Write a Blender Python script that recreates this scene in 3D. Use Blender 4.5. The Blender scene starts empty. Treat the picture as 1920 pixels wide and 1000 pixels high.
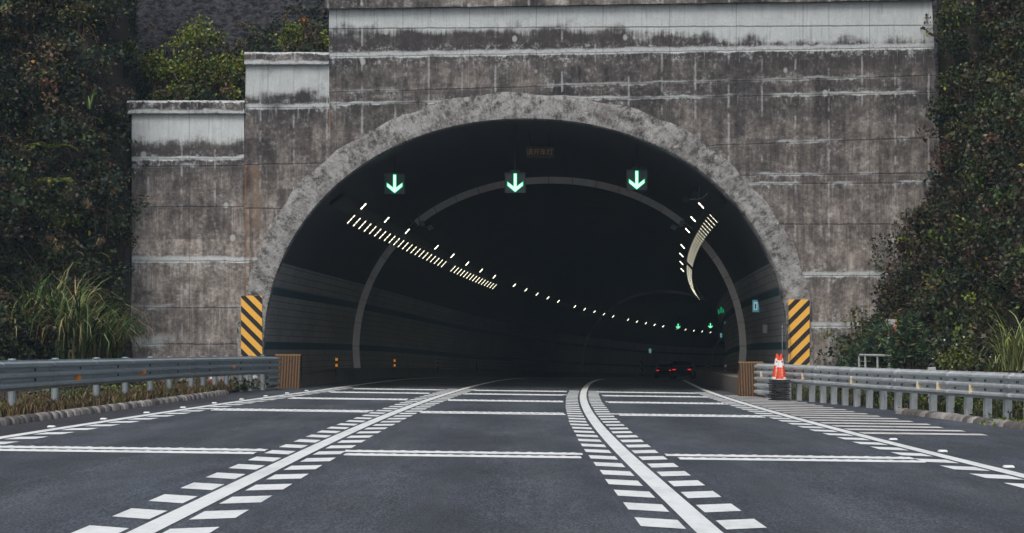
import bpy, math, random
import numpy as np
from math import sin, cos, pi, radians, sqrt, atan
random.seed(7); RNG = np.random.default_rng(11)
S = bpy.context.scene
COL = S.collection
TC_ = .42
YP = 72.0            # distance of the portal face
F, CAMH = 4500.0, 1.204

# ------------------------------------------------------------------ helpers
def lin(r, g, b):
    f = lambda c: (c/255/12.92) if c/255 <= .04045 else ((c/255+.055)/1.055)**2.4
    return (f(r), f(g), f(b))
def tag(o, label=None, cat=None, group=None, kind=None):
    if label: o['label'] = label
    if cat: o['category'] = cat
    if group: o['group'] = group
    if kind: o['kind'] = kind
    return o
def empty(name, loc=(0, 0, 0), rz=0):
    o = bpy.data.objects.new(name, None); o.location = loc; o.rotation_euler = (0, 0, rz)
    o.empty_display_size = .2; COL.objects.link(o); return o
def copy_tree(o, parent=None):
    c = o.copy(); COL.objects.link(c)
    if parent: c.parent = parent
    for ch in list(o.children): copy_tree(ch, c)
    return c
class MB:
    def __init__(s): s.v = []; s.f = []; s.mi = []
    def add(s, vs, fs, m=0):
        b = len(s.v); s.v += [tuple(p) for p in vs]
        s.f += [tuple(b+i for i in f) for f in fs]; s.mi += [m]*len(fs); return s
    def box(s, c, d, rz=0, rx=0, ry=0, m=0, taper=1.0):
        x, y, z = d[0]/2, d[1]/2, d[2]/2; P = []
        for (a, b, e) in ((-1,-1,-1),(1,-1,-1),(1,1,-1),(-1,1,-1),(-1,-1,1),(1,-1,1),(1,1,1),(-1,1,1)):
            t = taper if e > 0 else 1
            p = [a*x*t, b*y*t, e*z]
            p = [p[0], p[1]*cos(rx)-p[2]*sin(rx), p[1]*sin(rx)+p[2]*cos(rx)]
            p = [p[0]*cos(ry)+p[2]*sin(ry), p[1], -p[0]*sin(ry)+p[2]*cos(ry)]
            p = [p[0]*cos(rz)-p[1]*sin(rz), p[0]*sin(rz)+p[1]*cos(rz), p[2]]
            P.append((p[0]+c[0], p[1]+c[1], p[2]+c[2]))
        return s.add(P, [(0,3,2,1),(4,5,6,7),(0,1,5,4),(1,2,6,5),(2,3,7,6),(3,0,4,7)], m)
    def tube(s, pts, r, n=8, m=0, cap=True):
        pts = [np.array(p, float) for p in pts]
        rs = r if hasattr(r, '__len__') else [r]*len(pts)
        V = []; Fc = []
        for i, p in enumerate(pts):
            d = (pts[min(i+1, len(pts)-1)]-pts[max(i-1, 0)]); d /= np.linalg.norm(d)+1e-9
            up = np.array((0, 0, 1.)) if abs(d[2]) < .9 else np.array((1., 0, 0))
            a = np.cross(d, up); a /= np.linalg.norm(a); b = np.cross(d, a)
            for k in range(n):
                t = 2*pi*k/n; V.append(p+rs[i]*(cos(t)*a+sin(t)*b))
        for i in range(len(pts)-1):
            for k in range(n):
                Fc.append((i*n+k, i*n+(k+1) % n, (i+1)*n+(k+1) % n, (i+1)*n+k))
        if cap:
            Fc.append(tuple(range(n-1, -1, -1))); Fc.append(tuple((len(pts)-1)*n+k for k in range(n)))
        return s.add(V, Fc, m)
    def lathe(s, prof, c=(0, 0, 0), n=20, m=0):      # prof: (radius, z)
        V = []; Fc = []
        for (r, z) in prof:
            for k in range(n): V.append((c[0]+r*cos(2*pi*k/n), c[1]+r*sin(2*pi*k/n), c[2]+z))
        for i in range(len(prof)-1):
            for k in range(n): Fc.append((i*n+k, i*n+(k+1) % n, (i+1)*n+(k+1) % n, (i+1)*n+k))
        return s.add(V, Fc, m)
    def prism(s, poly, y0, y1, m=0):                 # poly in (x,z), extruded along y
        n = len(poly); V = [(x, y0, z) for x, z in poly]+[(x, y1, z) for x, z in poly]
        Fc = [tuple(range(n)), tuple(range(2*n-1, n-1, -1))]+[(i, i+n, (i+1) % n+n, (i+1) % n) for i in range(n)]
        return s.add(V, Fc, m)
    def build(s, name, mats, parent=None, smooth=False, bevel=0):
        me = bpy.data.meshes.new(name); me.from_pydata(s.v, [], s.f)
        for mt in (mats if isinstance(mats, (list, tuple)) else [mats]): me.materials.append(mt)
        if any(s.mi): me.polygons.foreach_set('material_index', s.mi)
        if smooth: me.polygons.foreach_set('use_smooth', [True]*len(s.f))
        me.update(); o = bpy.data.objects.new(name, me); COL.objects.link(o)
        if parent: o.parent = parent
        if bevel:
            b = o.modifiers.new('bevel', 'BEVEL'); b.width = bevel; b.segments = 2; b.limit_method = 'ANGLE'
        return o
def fast_mesh(name, V, Q, mat, colv=None, parent=None, smooth=False):
    me = bpy.data.meshes.new(name); V = np.asarray(V, np.float32); Q = np.asarray(Q, np.int32)
    n, m = len(V), Q.shape[1]
    me.vertices.add(n); me.vertices.foreach_set('co', V.ravel())
    me.loops.add(Q.size); me.loops.foreach_set('vertex_index', Q.ravel())
    me.polygons.add(len(Q)); me.polygons.foreach_set('loop_start', np.arange(len(Q), dtype=np.int32)*m)
    me.polygons.foreach_set('loop_total', np.full(len(Q), m, np.int32))
    if smooth: me.polygons.foreach_set('use_smooth', np.ones(len(Q), bool))
    if colv is not None:
        a = me.color_attributes.new('col', 'FLOAT_COLOR', 'POINT')
        a.data.foreach_set('color', np.c_[colv, np.ones(n)].astype(np.float32).ravel())
    me.update(calc_edges=True); me.validate(); me.materials.append(mat)
    o = bpy.data.objects.new(name, me); COL.objects.link(o)
    if parent: o.parent = parent
    return o

# ------------------------------------------------------------------ materials
class G:
    def __init__(s, name):
        s.m = bpy.data.materials.new(name); s.m.use_nodes = True; s.t = s.m.node_tree
        s.b = s.t.nodes['Principled BSDF']
    def n(s, t, props=None, **kw):
        nd = s.t.nodes.new(t)
        for k, v in (props or {}).items(): setattr(nd, k, v)
        for k, v in kw.items(): s.set(nd.inputs[k.replace('_', ' ')], v)
        return nd
    def set(s, inp, v):
        if isinstance(v, bpy.types.NodeSocket): s.t.links.new(v, inp)
        elif isinstance(v, (tuple, list)) and len(v) == 3 and inp.type == 'RGBA': inp.default_value = (*v, 1)
        else: inp.default_value = v
    def m_(s, op, a, b=0, c=0):
        nd = s.t.nodes.new('ShaderNodeMath'); nd.operation = op
        for i, v in enumerate((a, b, c)): s.set(nd.inputs[i], v)
        return nd.outputs[0]
    def mix(s, f, a, b, mode='MIX'):
        nd = s.t.nodes.new('ShaderNodeMix'); nd.data_type = 'RGBA'; nd.blend_type = mode
        s.set(nd.inputs[0], f); s.set(nd.inputs[6], a); s.set(nd.inputs[7], b); return nd.outputs[2]
    def ss(s, v, lo, hi, a=0., b=1.):
        nd = s.t.nodes.new('ShaderNodeMapRange'); nd.interpolation_type = 'SMOOTHSTEP'
        for i, x in enumerate((v, lo, hi, a, b)): s.set(nd.inputs[i], x)
        return nd.outputs[0]
    def co(s, kind='Object'): return s.n('ShaderNodeTexCoord').outputs[kind]
    def scl(s, v, sc):
        nd = s.n('ShaderNodeMapping'); s.set(nd.inputs[0], v); nd.inputs['Scale'].default_value = sc; return nd.outputs[0]
    def noise(s, v, scale, detail=4, rough=.55):
        nd = s.n('ShaderNodeTexNoise', None, Scale=scale, Detail=detail, Roughness=rough); s.set(nd.inputs['Vector'], v)
        return nd.outputs[0]
    def out(s, color=None, rough=None, metal=None, spec=None, bump=None, bd=.02, bs=.5):
        if color is not None: s.set(s.b.inputs['Base Color'], color)
        if rough is not None: s.set(s.b.inputs['Roughness'], rough)
        if metal is not None: s.set(s.b.inputs['Metallic'], metal)
        if spec is not None: s.set(s.b.inputs['Specular IOR Level'], spec)
        if bump is not None:
            b = s.n('ShaderNodeBump', None, Strength=bs, Distance=bd); s.set(b.inputs['Height'], bump)
            s.t.links.new(b.outputs[0], s.b.inputs['Normal'])
        return s.m
def plain(name, c, rough=.6, metal=0, var=.25, sc=6, spec=.4):
    g = G(name); n = g.noise(g.co(), sc, 5); lo = tuple(x*(1-var) for x in c); hi = tuple(min(1, x*(1+var)) for x in c)
    return g.out(g.mix(n, lo, hi), rough, metal, spec)
def emit(name, c, st):
    g = G(name); g.b.inputs['Base Color'].default_value = (*c, 1); g.b.inputs['Emission Color'].default_value = (*c, 1)
    g.b.inputs['Emission Strength'].default_value = st; return g.m

def concrete(name, joints, ztop, slope=0.0, pale=.75, bright=1.0, rust=None, x0=0.0, pale_right=0.0):
    g = G(name); P = g.co(); sx = g.n('ShaderNodeSeparateXYZ'); g.set(sx.inputs[0], P); x, z = sx.outputs[0], sx.outputs[2]
    A = lambda a, b: g.m_('ADD', a, b)
    M = lambda a, b: g.m_('MULTIPLY', a, b)
    n1 = g.noise(P, .5, 6, .62); n2 = g.noise(P, 2.3, 7, .68); n3 = g.noise(P, 9, 6, .72); n4 = g.noise(P, 42, 3, .75); nb = g.noise(g.scl(P, (1, 1, 1.3)), 1.15, 5, .6)
    st = g.noise(g.scl(P, (4.2, 1, .30)), 1.0, 6, .68); st2 = g.noise(g.scl(P, (15, 1, .9)), 1.0, 5, .65)
    base = g.mix(g.ss(n1, .34, .66), (.070, .068, .070), (.200, .185, .173))
    low = g.ss(A(z, M(g.m_('SUBTRACT', n1, .5), 6)), 3.6, 8.6, 1, 0)
    base = g.mix(M(low, .75), base, (.288, .264, .242))
    cell = g.n('ShaderNodeCombineXYZ'); g.set(cell.inputs[0], g.m_('FLOOR', A(x, x0))); g.set(cell.inputs[2], g.m_('FLOOR', M(z, .66)))
    wn = g.n('ShaderNodeTexWhiteNoise', {'noise_dimensions': '3D'}); g.set(wn.inputs[0], cell.outputs[0])
    base = g.mix(1.0, base, g.mix(wn.outputs[0], (.70, .69, .70), (1.26, 1.24, 1.21)), 'MULTIPLY')
    base = g.mix(1.0, base, g.mix(g.ss(st, .3, .7), (.57, .565, .57), (1.34, 1.33, 1.31)), 'MULTIPLY')
    base = g.mix(1.0, base, g.mix(g.ss(n2, .32, .68), (.56, .56, .57), (1.42, 1.42, 1.41)), 'MULTIPLY')
    base = g.mix(1.0, base, g.mix(g.ss(n3, .32, .68), (.64, .64, .65), (1.28, 1.27, 1.26)), 'MULTIPLY')
    white = (.50, .53, .535)
    base = g.mix(g.ss(A(M(n2, .55), M(n3, .45)), .53, .66, 0, .72), base, (.385, .395, .395))
    zt = A(z, M(x, -slope)); dep = g.m_('SUBTRACT', ztop, zt)
    xr = g.ss(x, 1, 9, 0, pale_right)
    edge = A(A(A(g.m_('SUBTRACT', dep, xr), M(g.m_('SUBTRACT', nb, .5), 1.25)), M(g.m_('SUBTRACT', n3, .5), .30)), M(g.m_('SUBTRACT', st2, .5), .42))
    mould = M(g.ss(edge, pale-.12, pale+.12), g.ss(edge, pale+.45, pale+1.1, 1, 0))
    base = g.mix(M(mould, .74), base, (.050, .046, .047))
    pl = g.ss(edge, pale-.22, pale+.16, 1, 0)
    base = g.mix(M(pl, .93), base, g.mix(A(M(n2, .6), M(st, .4)), (.30, .335, .34), (.78, .83, .835)))
    base = g.mix(M(M(pl, g.ss(A(M(st2, .6), M(st, .4)), .50, .66)), .45), base, (.15, .15, .155))
    base = g.mix(M(M(pl, g.ss(A(M(nb, .5), M(n2, .5)), .52, .64)), .5), base, (.24, .25, .255))
    wob = A(A(M(g.m_('SUBTRACT', nb, .5), .22), M(g.m_('SUBTRACT', n2, .5), .20)), M(g.m_('SUBTRACT', n3, .5), .16))
    lump = g.ss(A(M(n2, .5), M(n3, .5)), .50, .60)
    tot = None; dark = None; drk = None
    for ji, (za, sl, w, amt) in enumerate(joints):
        d0 = g.m_('SUBTRACT', z, A(M(x, sl), za)); d = A(d0, wob); ad = g.m_('ABSOLUTE', d)
        pn = g.noise(g.scl(P, (.33, 1, .2)), 1.0+.13*ji, 3, .6)
        mk = M(g.ss(ad, w*.4, w*1.15, 1, 0), g.ss(pn, .60-amt*.32, .70-amt*.32))
        mk = g.m_('MAXIMUM', mk, M(M(g.ss(ad, w*.5, w*4.2, 1, 0), lump), M(g.ss(pn, .62-amt*.3, .7-amt*.3), .8)))
        drip = M(M(g.ss(d, -w*7, 0), g.ss(d, 0, .02, 1, 0)), M(g.ss(st2, .55, .68), amt*.8))
        mk = g.m_('MAXIMUM', M(mk, min(1, .3+amt)), drip)
        tot = mk if tot is None else g.m_('MAXIMUM', tot, mk)
        dk = g.ss(g.m_('ABSOLUTE', A(d0, A(M(wob, .25), w*.5))), .008, .035, 1, 0)
        dark = dk if dark is None else g.m_('MAXIMUM', dark, dk)
        bl = M(g.ss(d0, -1.15, -.05), g.ss(d0, -.05, 0, 1, 0)); drk = bl if drk is None else g.m_('MAXIMUM', drk, bl)
    base = g.mix(M(M(drk, g.ss(A(M(st2, .6), M(st, .4)), .47, .60)), M(g.ss(edge, pale-.15, pale+.12), .72)), base, (.048, .044, .045))
    base = g.mix(M(dark, .55), base, (.05, .047, .048))
    base = g.mix(M(tot, g.ss(n3, .3, .55, .45, 1)), base, white)
    # vertical form seams
    fx = g.m_('ABSOLUTE', g.m_('SUBTRACT', g.m_('FRACT', A(A(x, x0), M(g.m_('SUBTRACT', n2, .5), .05))), .5))
    seam = M(g.ss(fx, .014, .042, 1, 0), g.ss(g.noise(g.scl(P, (1.0, 1, 1.2)), 1.3, 4), .47, .57))
    base = g.mix(M(M(seam, g.ss(n3, .35, .6, .4, 1)), .75), base, (.42, .43, .43))
    fx2 = g.m_('ABSOLUTE', g.m_('SUBTRACT', g.m_('FRACT', M(A(x, x0+.27), .5)), .5))
    base = g.mix(M(g.ss(fx2, .003, .008, 1, 0), .45), base, (.05, .047, .046))
    # patched tie-bolt holes
    vo = g.n('ShaderNodeTexVoronoi', {'feature': 'F1'}, Scale=1.0, Randomness=.45); g.set(vo.inputs['Vector'], g.scl(P, (1.5, .01, 1.15)))
    sp = M(g.ss(A(vo.outputs['Distance'], M(g.m_('SUBTRACT', n4, .5), .05)), .085, .15, 1, 0), g.ss(g.n('ShaderNodeTexWhiteNoise', None, Vector=vo.outputs['Position']).outputs[0], .45, .47))
    base = g.mix(M(sp, .8), base, (.45, .46, .45))
    if rust:
        for (rx, rw, z0, z1, rc) in rust:
            rd = g.m_('ABSOLUTE', A(g.m_('SUBTRACT', x, rx), M(g.m_('SUBTRACT', n2, .5), rw*1.4)))
            rm = M(M(g.ss(rd, rw*.4, rw, 1, 0), g.ss(z, z0, z0+.5)), g.ss(z, z1-.15, z1, 1, 0))
            base = g.mix(M(g.m_('MULTIPLY', rm, g.ss(st2, .38, .6, .25, .9)), .8), base, rc)
    base = g.mix(1.0, base, (bright, bright, bright), 'MULTIPLY')
    base = g.mix(1.0, base, g.mix(g.ss(n4, .3, .7), (.72, .72, .72), (1.24, 1.24, 1.24)), 'MULTIPLY')
    h = A(A(M(n3, .5), M(n4, .35)), A(M(tot, .35), M(dark, -.8)))
    return g.out(base, .92, 0, .2, h, .03, .6)

def rough_arch_mat():
    g = G('spalled_arch_concrete'); P = g.co()
    rx = g.n('ShaderNodeSeparateXYZ'); g.set(rx.inputs[0], P); ux = g.m_('SUBTRACT', rx.outputs[0], TC_); uz = g.m_('SUBTRACT', rx.outputs[2], 1.2)
    th = g.m_('ARCTAN2', uz, ux); rr = g.m_('SQRT', g.m_('ADD', g.m_('MULTIPLY', ux, ux), g.m_('MULTIPLY', uz, uz)))
    pc = g.n('ShaderNodeCombineXYZ'); g.set(pc.inputs[0], g.m_('MULTIPLY', th, 8.0)); g.set(pc.inputs[1], g.m_('MULTIPLY', rr, .55)); PV = pc.outputs[0]
    n1 = g.noise(P, .8, 6, .65); n2 = g.noise(P, 2.6, 9, .74); n3 = g.noise(PV, 7, 8, .8); n4 = g.noise(P, 40, 3, .75)
    c = g.mix(g.ss(n2, .36, .60), (.145, .138, .132), (.36, .358, .35))
    c = g.mix(g.ss(n3, .52, .64, 0, .7), c, (.53, .545, .54))
    c = g.mix(g.ss(g.m_('ADD', g.m_('MULTIPLY', n3, .6), g.m_('MULTIPLY', n2, .4)), .41, .49, .9, 0), c, (.055, .05, .05))
    c = g.mix(g.ss(n1, .50, .66, 0, .6), c, (.15, .138, .13))
    # joints and cracks running across the band
    fr = g.m_('ABSOLUTE', g.m_('SUBTRACT', g.m_('FRACT', g.m_('ADD', g.m_('MULTIPLY', th, 9.5), g.m_('MULTIPLY', n2, .45))), .5))
    c = g.mix(g.m_('MULTIPLY', g.ss(fr, .008, .03, 1, 0), g.ss(n1, .46, .62, 0, .55)), c, (.06, .055, .053))
    n5 = g.noise(P, 15, 6, .8); c = g.mix(g.ss(n5, .36, .47, .85, 0), c, (.07, .064, .062)); c = g.mix(g.ss(n5, .56, .66, 0, .5), c, (.50, .51, .50))
    c = g.mix(1.0, c, g.mix(n4, (.62, .62, .62), (1.35, 1.35, 1.35)), 'MULTIPLY')
    h = g.m_('ADD', g.m_('MULTIPLY', n2, .6), g.m_('MULTIPLY', n3, .5))
    return g.out(c, .95, 0, .15, h, .05, .7)
def asphalt_mat():
    g = G('asphalt'); P = g.co(); sx = g.n('ShaderNodeSeparateXYZ'); g.set(sx.inputs[0], P)
    n = g.noise(g.scl(P, (1, .22, 1)), 55, 3, .8); n2 = g.noise(g.scl(P, (1, .12, 1)), 1.1, 5, .65); n3 = g.noise(P, 22, 4, .7); n5 = g.noise(g.scl(P, (1, .3, 1)), 120, 2, .8)
    n6 = g.noise(g.scl(P, (1, .35, 1)), .5, 5, .6); n7 = g.noise(g.scl(P, (1, .10, 1)), 7, 4, .7)
    c = g.mix(g.ss(n2, .3, .7), (.041, .050, .062), (.067, .078, .091))
    c = g.mix(1.0, c, g.mix(g.ss(n6, .3, .7), (.78, .77, .77), (1.22, 1.22, 1.23)), 'MULTIPLY')
    c = g.mix(1.0, c, g.mix(g.ss(n7, .3, .7), (.84, .84, .84), (1.16, 1.16, 1.16)), 'MULTIPLY')
    c = g.mix(1.0, c, g.mix(g.ss(n, .36, .64), (.42, .42, .43), (1.65, 1.65, 1.64)), 'MULTIPLY')
    c = g.mix(1.0, c, g.mix(g.ss(n5, .36, .64), (.5, .5, .5), (1.5, 1.5, 1.5)), 'MULTIPLY')
    # shoulder beyond the left edge line is older and darker; wheel tracks polished
    for cx in (-5.3, -3.6, -1.5, .35, 2.4, 4.2):
        d = g.m_('ABSOLUTE', g.m_('SUBTRACT', sx.outputs[0], cx)); c = g.mix(g.ss(d, .1, .55, .16, 0), c, (.092, .096, .102))
    for cx in (-4.45, -.55, 3.3):
        d = g.m_('ABSOLUTE', g.m_('ADD', g.m_('SUBTRACT', sx.outputs[0], cx), g.m_('MULTIPLY', g.m_('SUBTRACT', n2, .5), .8)))
        c = g.mix(g.ss(d, .05, .6, .28, 0), c, (.03, .030, .032))
    c = g.mix(g.ss(sx.outputs[0], -6.55, -6.8, 0, .6), c, (.030, .027, .026))
    c = g.mix(g.ss(n3, .7, .78, 0, .35), c, (.13, .13, .13))
    return g.out(c, .78, 0, .35, g.m_('ADD', n, n5), .006, .4)
def paint_mat(name, c, wear=.35):
    g = G(name); P = g.co(); n = g.noise(P, 9, 6, .7); n2 = g.noise(P, 60, 3, .7); n3 = g.noise(g.scl(P, (6, .5, 1)), 1.3, 4)
    n8 = g.noise(g.scl(P, (1, .2, 1)), 2.2, 5, .7)
    col = g.mix(g.ss(n, .35, .75, 0, wear), c, tuple(x*.72 for x in c)); col = g.mix(g.ss(n8, .45, .7, 0, wear), col, tuple(x*.62 for x in c))
    col = g.mix(g.ss(n2, .66, .74, 0, wear*1.6), col, (.2, .2, .2))
    col = g.mix(g.ss(n3, .58, .75, 0, wear*.8), col, tuple(x*.6 for x in c))
    return g.out(col, .65, 0, .3, n2, .004, .3)
def stripes_mat(name, mode, w, c1, c2, ang=0, off=0, duty=.5, wear=.2):
    g = G(name); P = g.co(); sx = g.n('ShaderNodeSeparateXYZ'); g.set(sx.inputs[0], P)
    u = g.m_('ADD', g.m_('MULTIPLY', sx.outputs[0], cos(ang)), g.m_('MULTIPLY', sx.outputs[2], sin(ang)))
    f = g.m_('FRACT', g.m_('ADD', g.m_('DIVIDE', u, w), off))
    n = g.noise(P, 14, 6, .7); f = g.m_('ADD', f, g.m_('MULTIPLY', g.m_('SUBTRACT', n, .5), wear*.25))
    c = g.mix(g.m_('GREATER_THAN', f, duty), c1, c2)
    c = g.mix(g.ss(n, .5, .75, 0, wear*2), c, tuple(.5*(a+b)*.55 for a, b in zip(c1, c2)))
    return g.out(c, .6, 0, .3)
def steel_mat(name, c, rough=.45, metal=.75):
    g = G(name); P = g.co(); n = g.noise(P, 3, 6, .7); n2 = g.noise(g.scl(P, (3, 3, .6)), 7, 5, .7)
    col = g.mix(n, tuple(x*.72 for x in c), tuple(min(1, x*1.22) for x in c)); col = g.mix(g.ss(n2, .52, .72, 0, .6), col, (.11, .10, .092)); col = g.mix(g.ss(g.noise(P, .8, 5, .7), .45, .68, 0, .4), col, tuple(x*.55 for x in c))
    r = g.ss(n, .3, .7, rough-.08, rough+.15)
    return g.out(col, r, metal, .5, n, .004, .2)
def attr_mat(name, rough=.55, spec=.35, trans=.0):
    g = G(name); a = g.n('ShaderNodeAttribute', {'attribute_name': 'col'})
    g.out(a.outputs['Color'], rough, 0, spec)
    if trans:
        tr = g.n('ShaderNodeBsdfTranslucent', None, Color=a.outputs['Color']); mx = g.n('ShaderNodeMixShader')
        mx.inputs[0].default_value = trans; g.t.links.new(g.b.outputs[0], mx.inputs[1]); g.t.links.new(tr.outputs[0], mx.inputs[2])
        g.t.links.new(mx.outputs[0], g.t.nodes['Material Output'].inputs[0])
    return g.m
def tile_mat():
    g = G('tunnel_lining'); uv = g.n('ShaderNodeUVMap').outputs[0]; sx = g.n('ShaderNodeSeparateXYZ'); g.set(sx.inputs[0], uv)
    v = sx.outputs[1]; P = g.co()
    br = g.n('ShaderNodeTexBrick', {'offset': 0.0}, Scale=1.0, Color1=(.38, .38, .375), Color2=(.31, .315, .315), Mortar=(.11, .11, .115))
    g.set(br.inputs['Vector'], uv); br.inputs['Mortar Size'].default_value = .012; br.inputs['Brick Width'].default_value = .40; br.inputs['Row Height'].default_value = .21
    n = g.noise(g.scl(P, (1, .15, .6)), 1.2, 5, .65); n2 = g.noise(P, 6, 5, .7)
    tile = g.mix(g.ss(n, .35, .7, 0, .45), br.outputs[0], (.12, .122, .125))
    band = g.m_('MAXIMUM', g.m_('MULTIPLY', g.m_('GREATER_THAN', v, 1.24), g.m_('LESS_THAN', v, 1.47)), g.m_('MULTIPLY', g.m_('GREATER_THAN', v, 2.90), g.m_('LESS_THAN', v, 3.13)))
    tile = g.mix(g.m_('MULTIPLY', band, .93), tile, (.012, .075, .095))
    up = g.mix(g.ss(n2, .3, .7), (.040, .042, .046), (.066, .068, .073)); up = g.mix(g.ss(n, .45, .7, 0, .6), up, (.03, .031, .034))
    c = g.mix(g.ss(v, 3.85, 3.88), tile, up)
    return g.out(c, .6, 0, .35, n2, .01, .15)

M = {}
M['asphalt'] = asphalt_mat()
M['paint'] = paint_mat('road_paint', (.82, .855, .845), .5)
M['paint_worn'] = paint_mat('worn_road_paint', (.70, .69, .66), .8)
M['arch'] = rough_arch_mat()
M['lining'] = tile_mat()
M['walkway'] = plain('walkway_concrete', (.15, .135, .12), .9, 0, .45, 3)
M['coping'] = None
M['steel_dark'] = steel_mat('galvanised_steel_weathered', (.40, .47, .50), .40, .35)
M['steel'] = steel_mat('galvanised_steel', (.58, .625, .64), .46, .3)
M['post'] = steel_mat('galvanised_post', (.30, .345, .37), .5, .5)
M['bolt'] = plain('bolt_slot_shadow_steel', (.03, .032, .035), .6, .4)
M['orange_refl'] = plain('amber_reflector', (.95, .30, .03), .35)
M['cream_refl'] = plain('cream_reflector', (.68, .58, .40), .4)
M['dark_metal'] = plain('dark_metal', (.03, .033, .036), .5, .3)
M['box_metal'] = plain('sign_housing', (.05, .085, .082), .5, 0)
M['ring'] = plain('reflective_panel', (.97, .92, .91), .36, .3, .22, 2.2)
M['ring_red'] = plain('faded_red_panel', (.93, .80, .78), .36, .3, .2, 2.2)
M['rubber'] = plain('black_rubber', (.022, .022, .024), .75)
M['cone'] = plain('cone_orange', (.72, .075, .025), .5)
M['cone_white'] = plain('cone_white_band', (.78, .77, .75), .5)
M['cone_red'] = plain('cone_red_print', (.55, .05, .03), .6)
M['leaf'] = attr_mat('leaf', .5, .4, .18)
M['grass'] = attr_mat('grass_blade', .55, .35, .2)
M['bark'] = plain('bark', (.05, .036, .026), .9)
M['kerb'] = plain('kerb_stone', (.23, .215, .20), .9, 0, .75, 4)
M['soil'] = plain('soil', (.034, .028, .022), .95, 0, .6, 1.5)
M['white_paint_metal'] = plain('white_painted_metal', (.40, .42, .42), .5)
M['grey_plastic'] = plain('pale_grey_steel_cap', (.42, .45, .46), .5)
M['red'] = plain('red_paint', (.42, .03, .025), .5)
M['car'] = plain('dark_car_paint', (.02, .022, .026), .3, .3)
M['glass'] = plain('dark_car_glass', (.01, .011, .012), .1)
M['tyre'] = plain('tyre_rubber', (.015, .015, .015), .8)
M['lamp'] = emit('lamp_led', (1.0, .93, .70), 2.2)
M['lamp_down_single'] = emit('lamp_led_single_downward', (1.0, .93, .74), 520)
M['lamp_down'] = emit('lamp_led_downward', (1.0, .93, .72), 85)
M['lamp_far'] = emit('lamp_led_soft', (1.0, .93, .70), 6)
M['arrow_core'] = emit('arrow_led_core', (.60, 1.0, .78), 1.08)
M['arrow_rim'] = emit('arrow_led_rim', (.0, .62, .22), .75)
M['arrow_far'] = emit('arrow_led_distant', (.25, 1.0, .55), 1.5)
M['amber_led'] = emit('dim_amber_led', (.30, .17, .05), .07)
M['amber_lit'] = emit('amber_band_glow', (1.0, .34, .03), .4)  # near amber bands glow on their own instead of reflecting
M['tail'] = emit('tail_light', (1.0, .03, .02), .8)
M['green_glow'] = emit('small_green_glow', (.0, .8, .3), .35)
M['blue_sign'] = emit('lit_box_sign_blue', (.10, .32, .40), .35)
M['pale_sign'] = emit('lit_box_sign_pale', (.35, .6, .66), .5)
def rock_mat():
    g = G('sprayed_concrete'); P = g.co(); n = g.noise(g.scl(P, (1, 1, 1.8)), 4.5, 8, .78); n2 = g.noise(P, 14, 5, .7)
    c = g.mix(g.ss(n, .38, .64), (.014, .015, .018), (.105, .108, .12)); return g.out(c, .95, 0, .2, g.m_('ADD', n, n2), .15, .9)
M['rock'] = rock_mat()

# ------------------------------------------------------------------ road alignment
def xc(Y): return 0 if Y < 25 else (Y-25)**2/2680.0
def dxc(Y): return 0 if Y < 25 else (Y-25)/1340.0
_ys = np.arange(0, 460, 1.0); _sl = np.interp(_ys, [0, 85, 120, 260, 340, 460], [0, 0, .0112, .0112, .003, .003]); _dr = np.concatenate([[0], np.cumsum(_sl)[:-1]])
def drop(Y): return float(np.interp(Y, _ys, _dr)) if Y > 0 else 0.
def rp(s, Y, h=0.0, fall=True):     # station Y, offset s to the right, height h over the road
    th = atan(dxc(Y)); z = -drop(Y)+h-(.0125*(s+.6) if fall else 0)
    return (xc(Y)+s*cos(th), Y-s*sin(th), z)
def stations(y0, y1):
    L = [y0]; y = y0
    while y < y1-1e-6:
        step = 1.0 if y < 130 else 3.0
        y = min(y1, math.floor(y/step+1e-6)*step+step); L.append(y)
    return L
def strip(mb, offs, y0, y1, h=0.0, fall=True, m=0):     # offs: [(s,h)] section polyline swept along
    st = stations(y0, y1); n = len(offs); V = []; Fc = []
    for Y in st:
        for o in offs:
            s, hh = (o if isinstance(o, tuple) else (o(Y) if callable(o) else o, 0)); V.append(rp(s, Y, h+hh, fall))
    for i in range(len(st)-1):
        for k in range(n-1): Fc.append((i*n+k, i*n+k+1, (i+1)*n+k+1, (i+1)*n+k))
    mb.add(V, Fc, m)

LW = .18
S_LE = lambda Y: float(np.interp(Y, [0, 32, 68, 90], [-6.72, -6.62, -6.2, -6.2]))
S_L1, S_L2, S_RE = -2.40, 1.33, 5.2
road = MB(); strip(road, [-9.5, -7.6, -6.4, -4.5, -2.4, -.5, 1.33, 3.2, 5.2, 7, 9.2, 13.5], -60, 72)
strip(road, [-8.4, -6.4, -4.5, -2.4, -.5, 1.33, 3.2, 5.2, 7.4], 72, 430)
tag(road.build('road', M['asphalt']), kind='structure')
H1, H2 = .004, .006
def marking(name, mb, mat='paint'): return tag(mb.build(name, M[mat]), kind='structure')
for s in (S_LE, lambda Y: S_L1, lambda Y: S_L2, lambda Y: S_RE):
    mb = MB(); strip(mb, [lambda Y, s=s: s(Y)-LW/2, lambda Y, s=s: s(Y)+LW/2], -20, 300, H2); marking('lane_line', mb)
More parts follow.
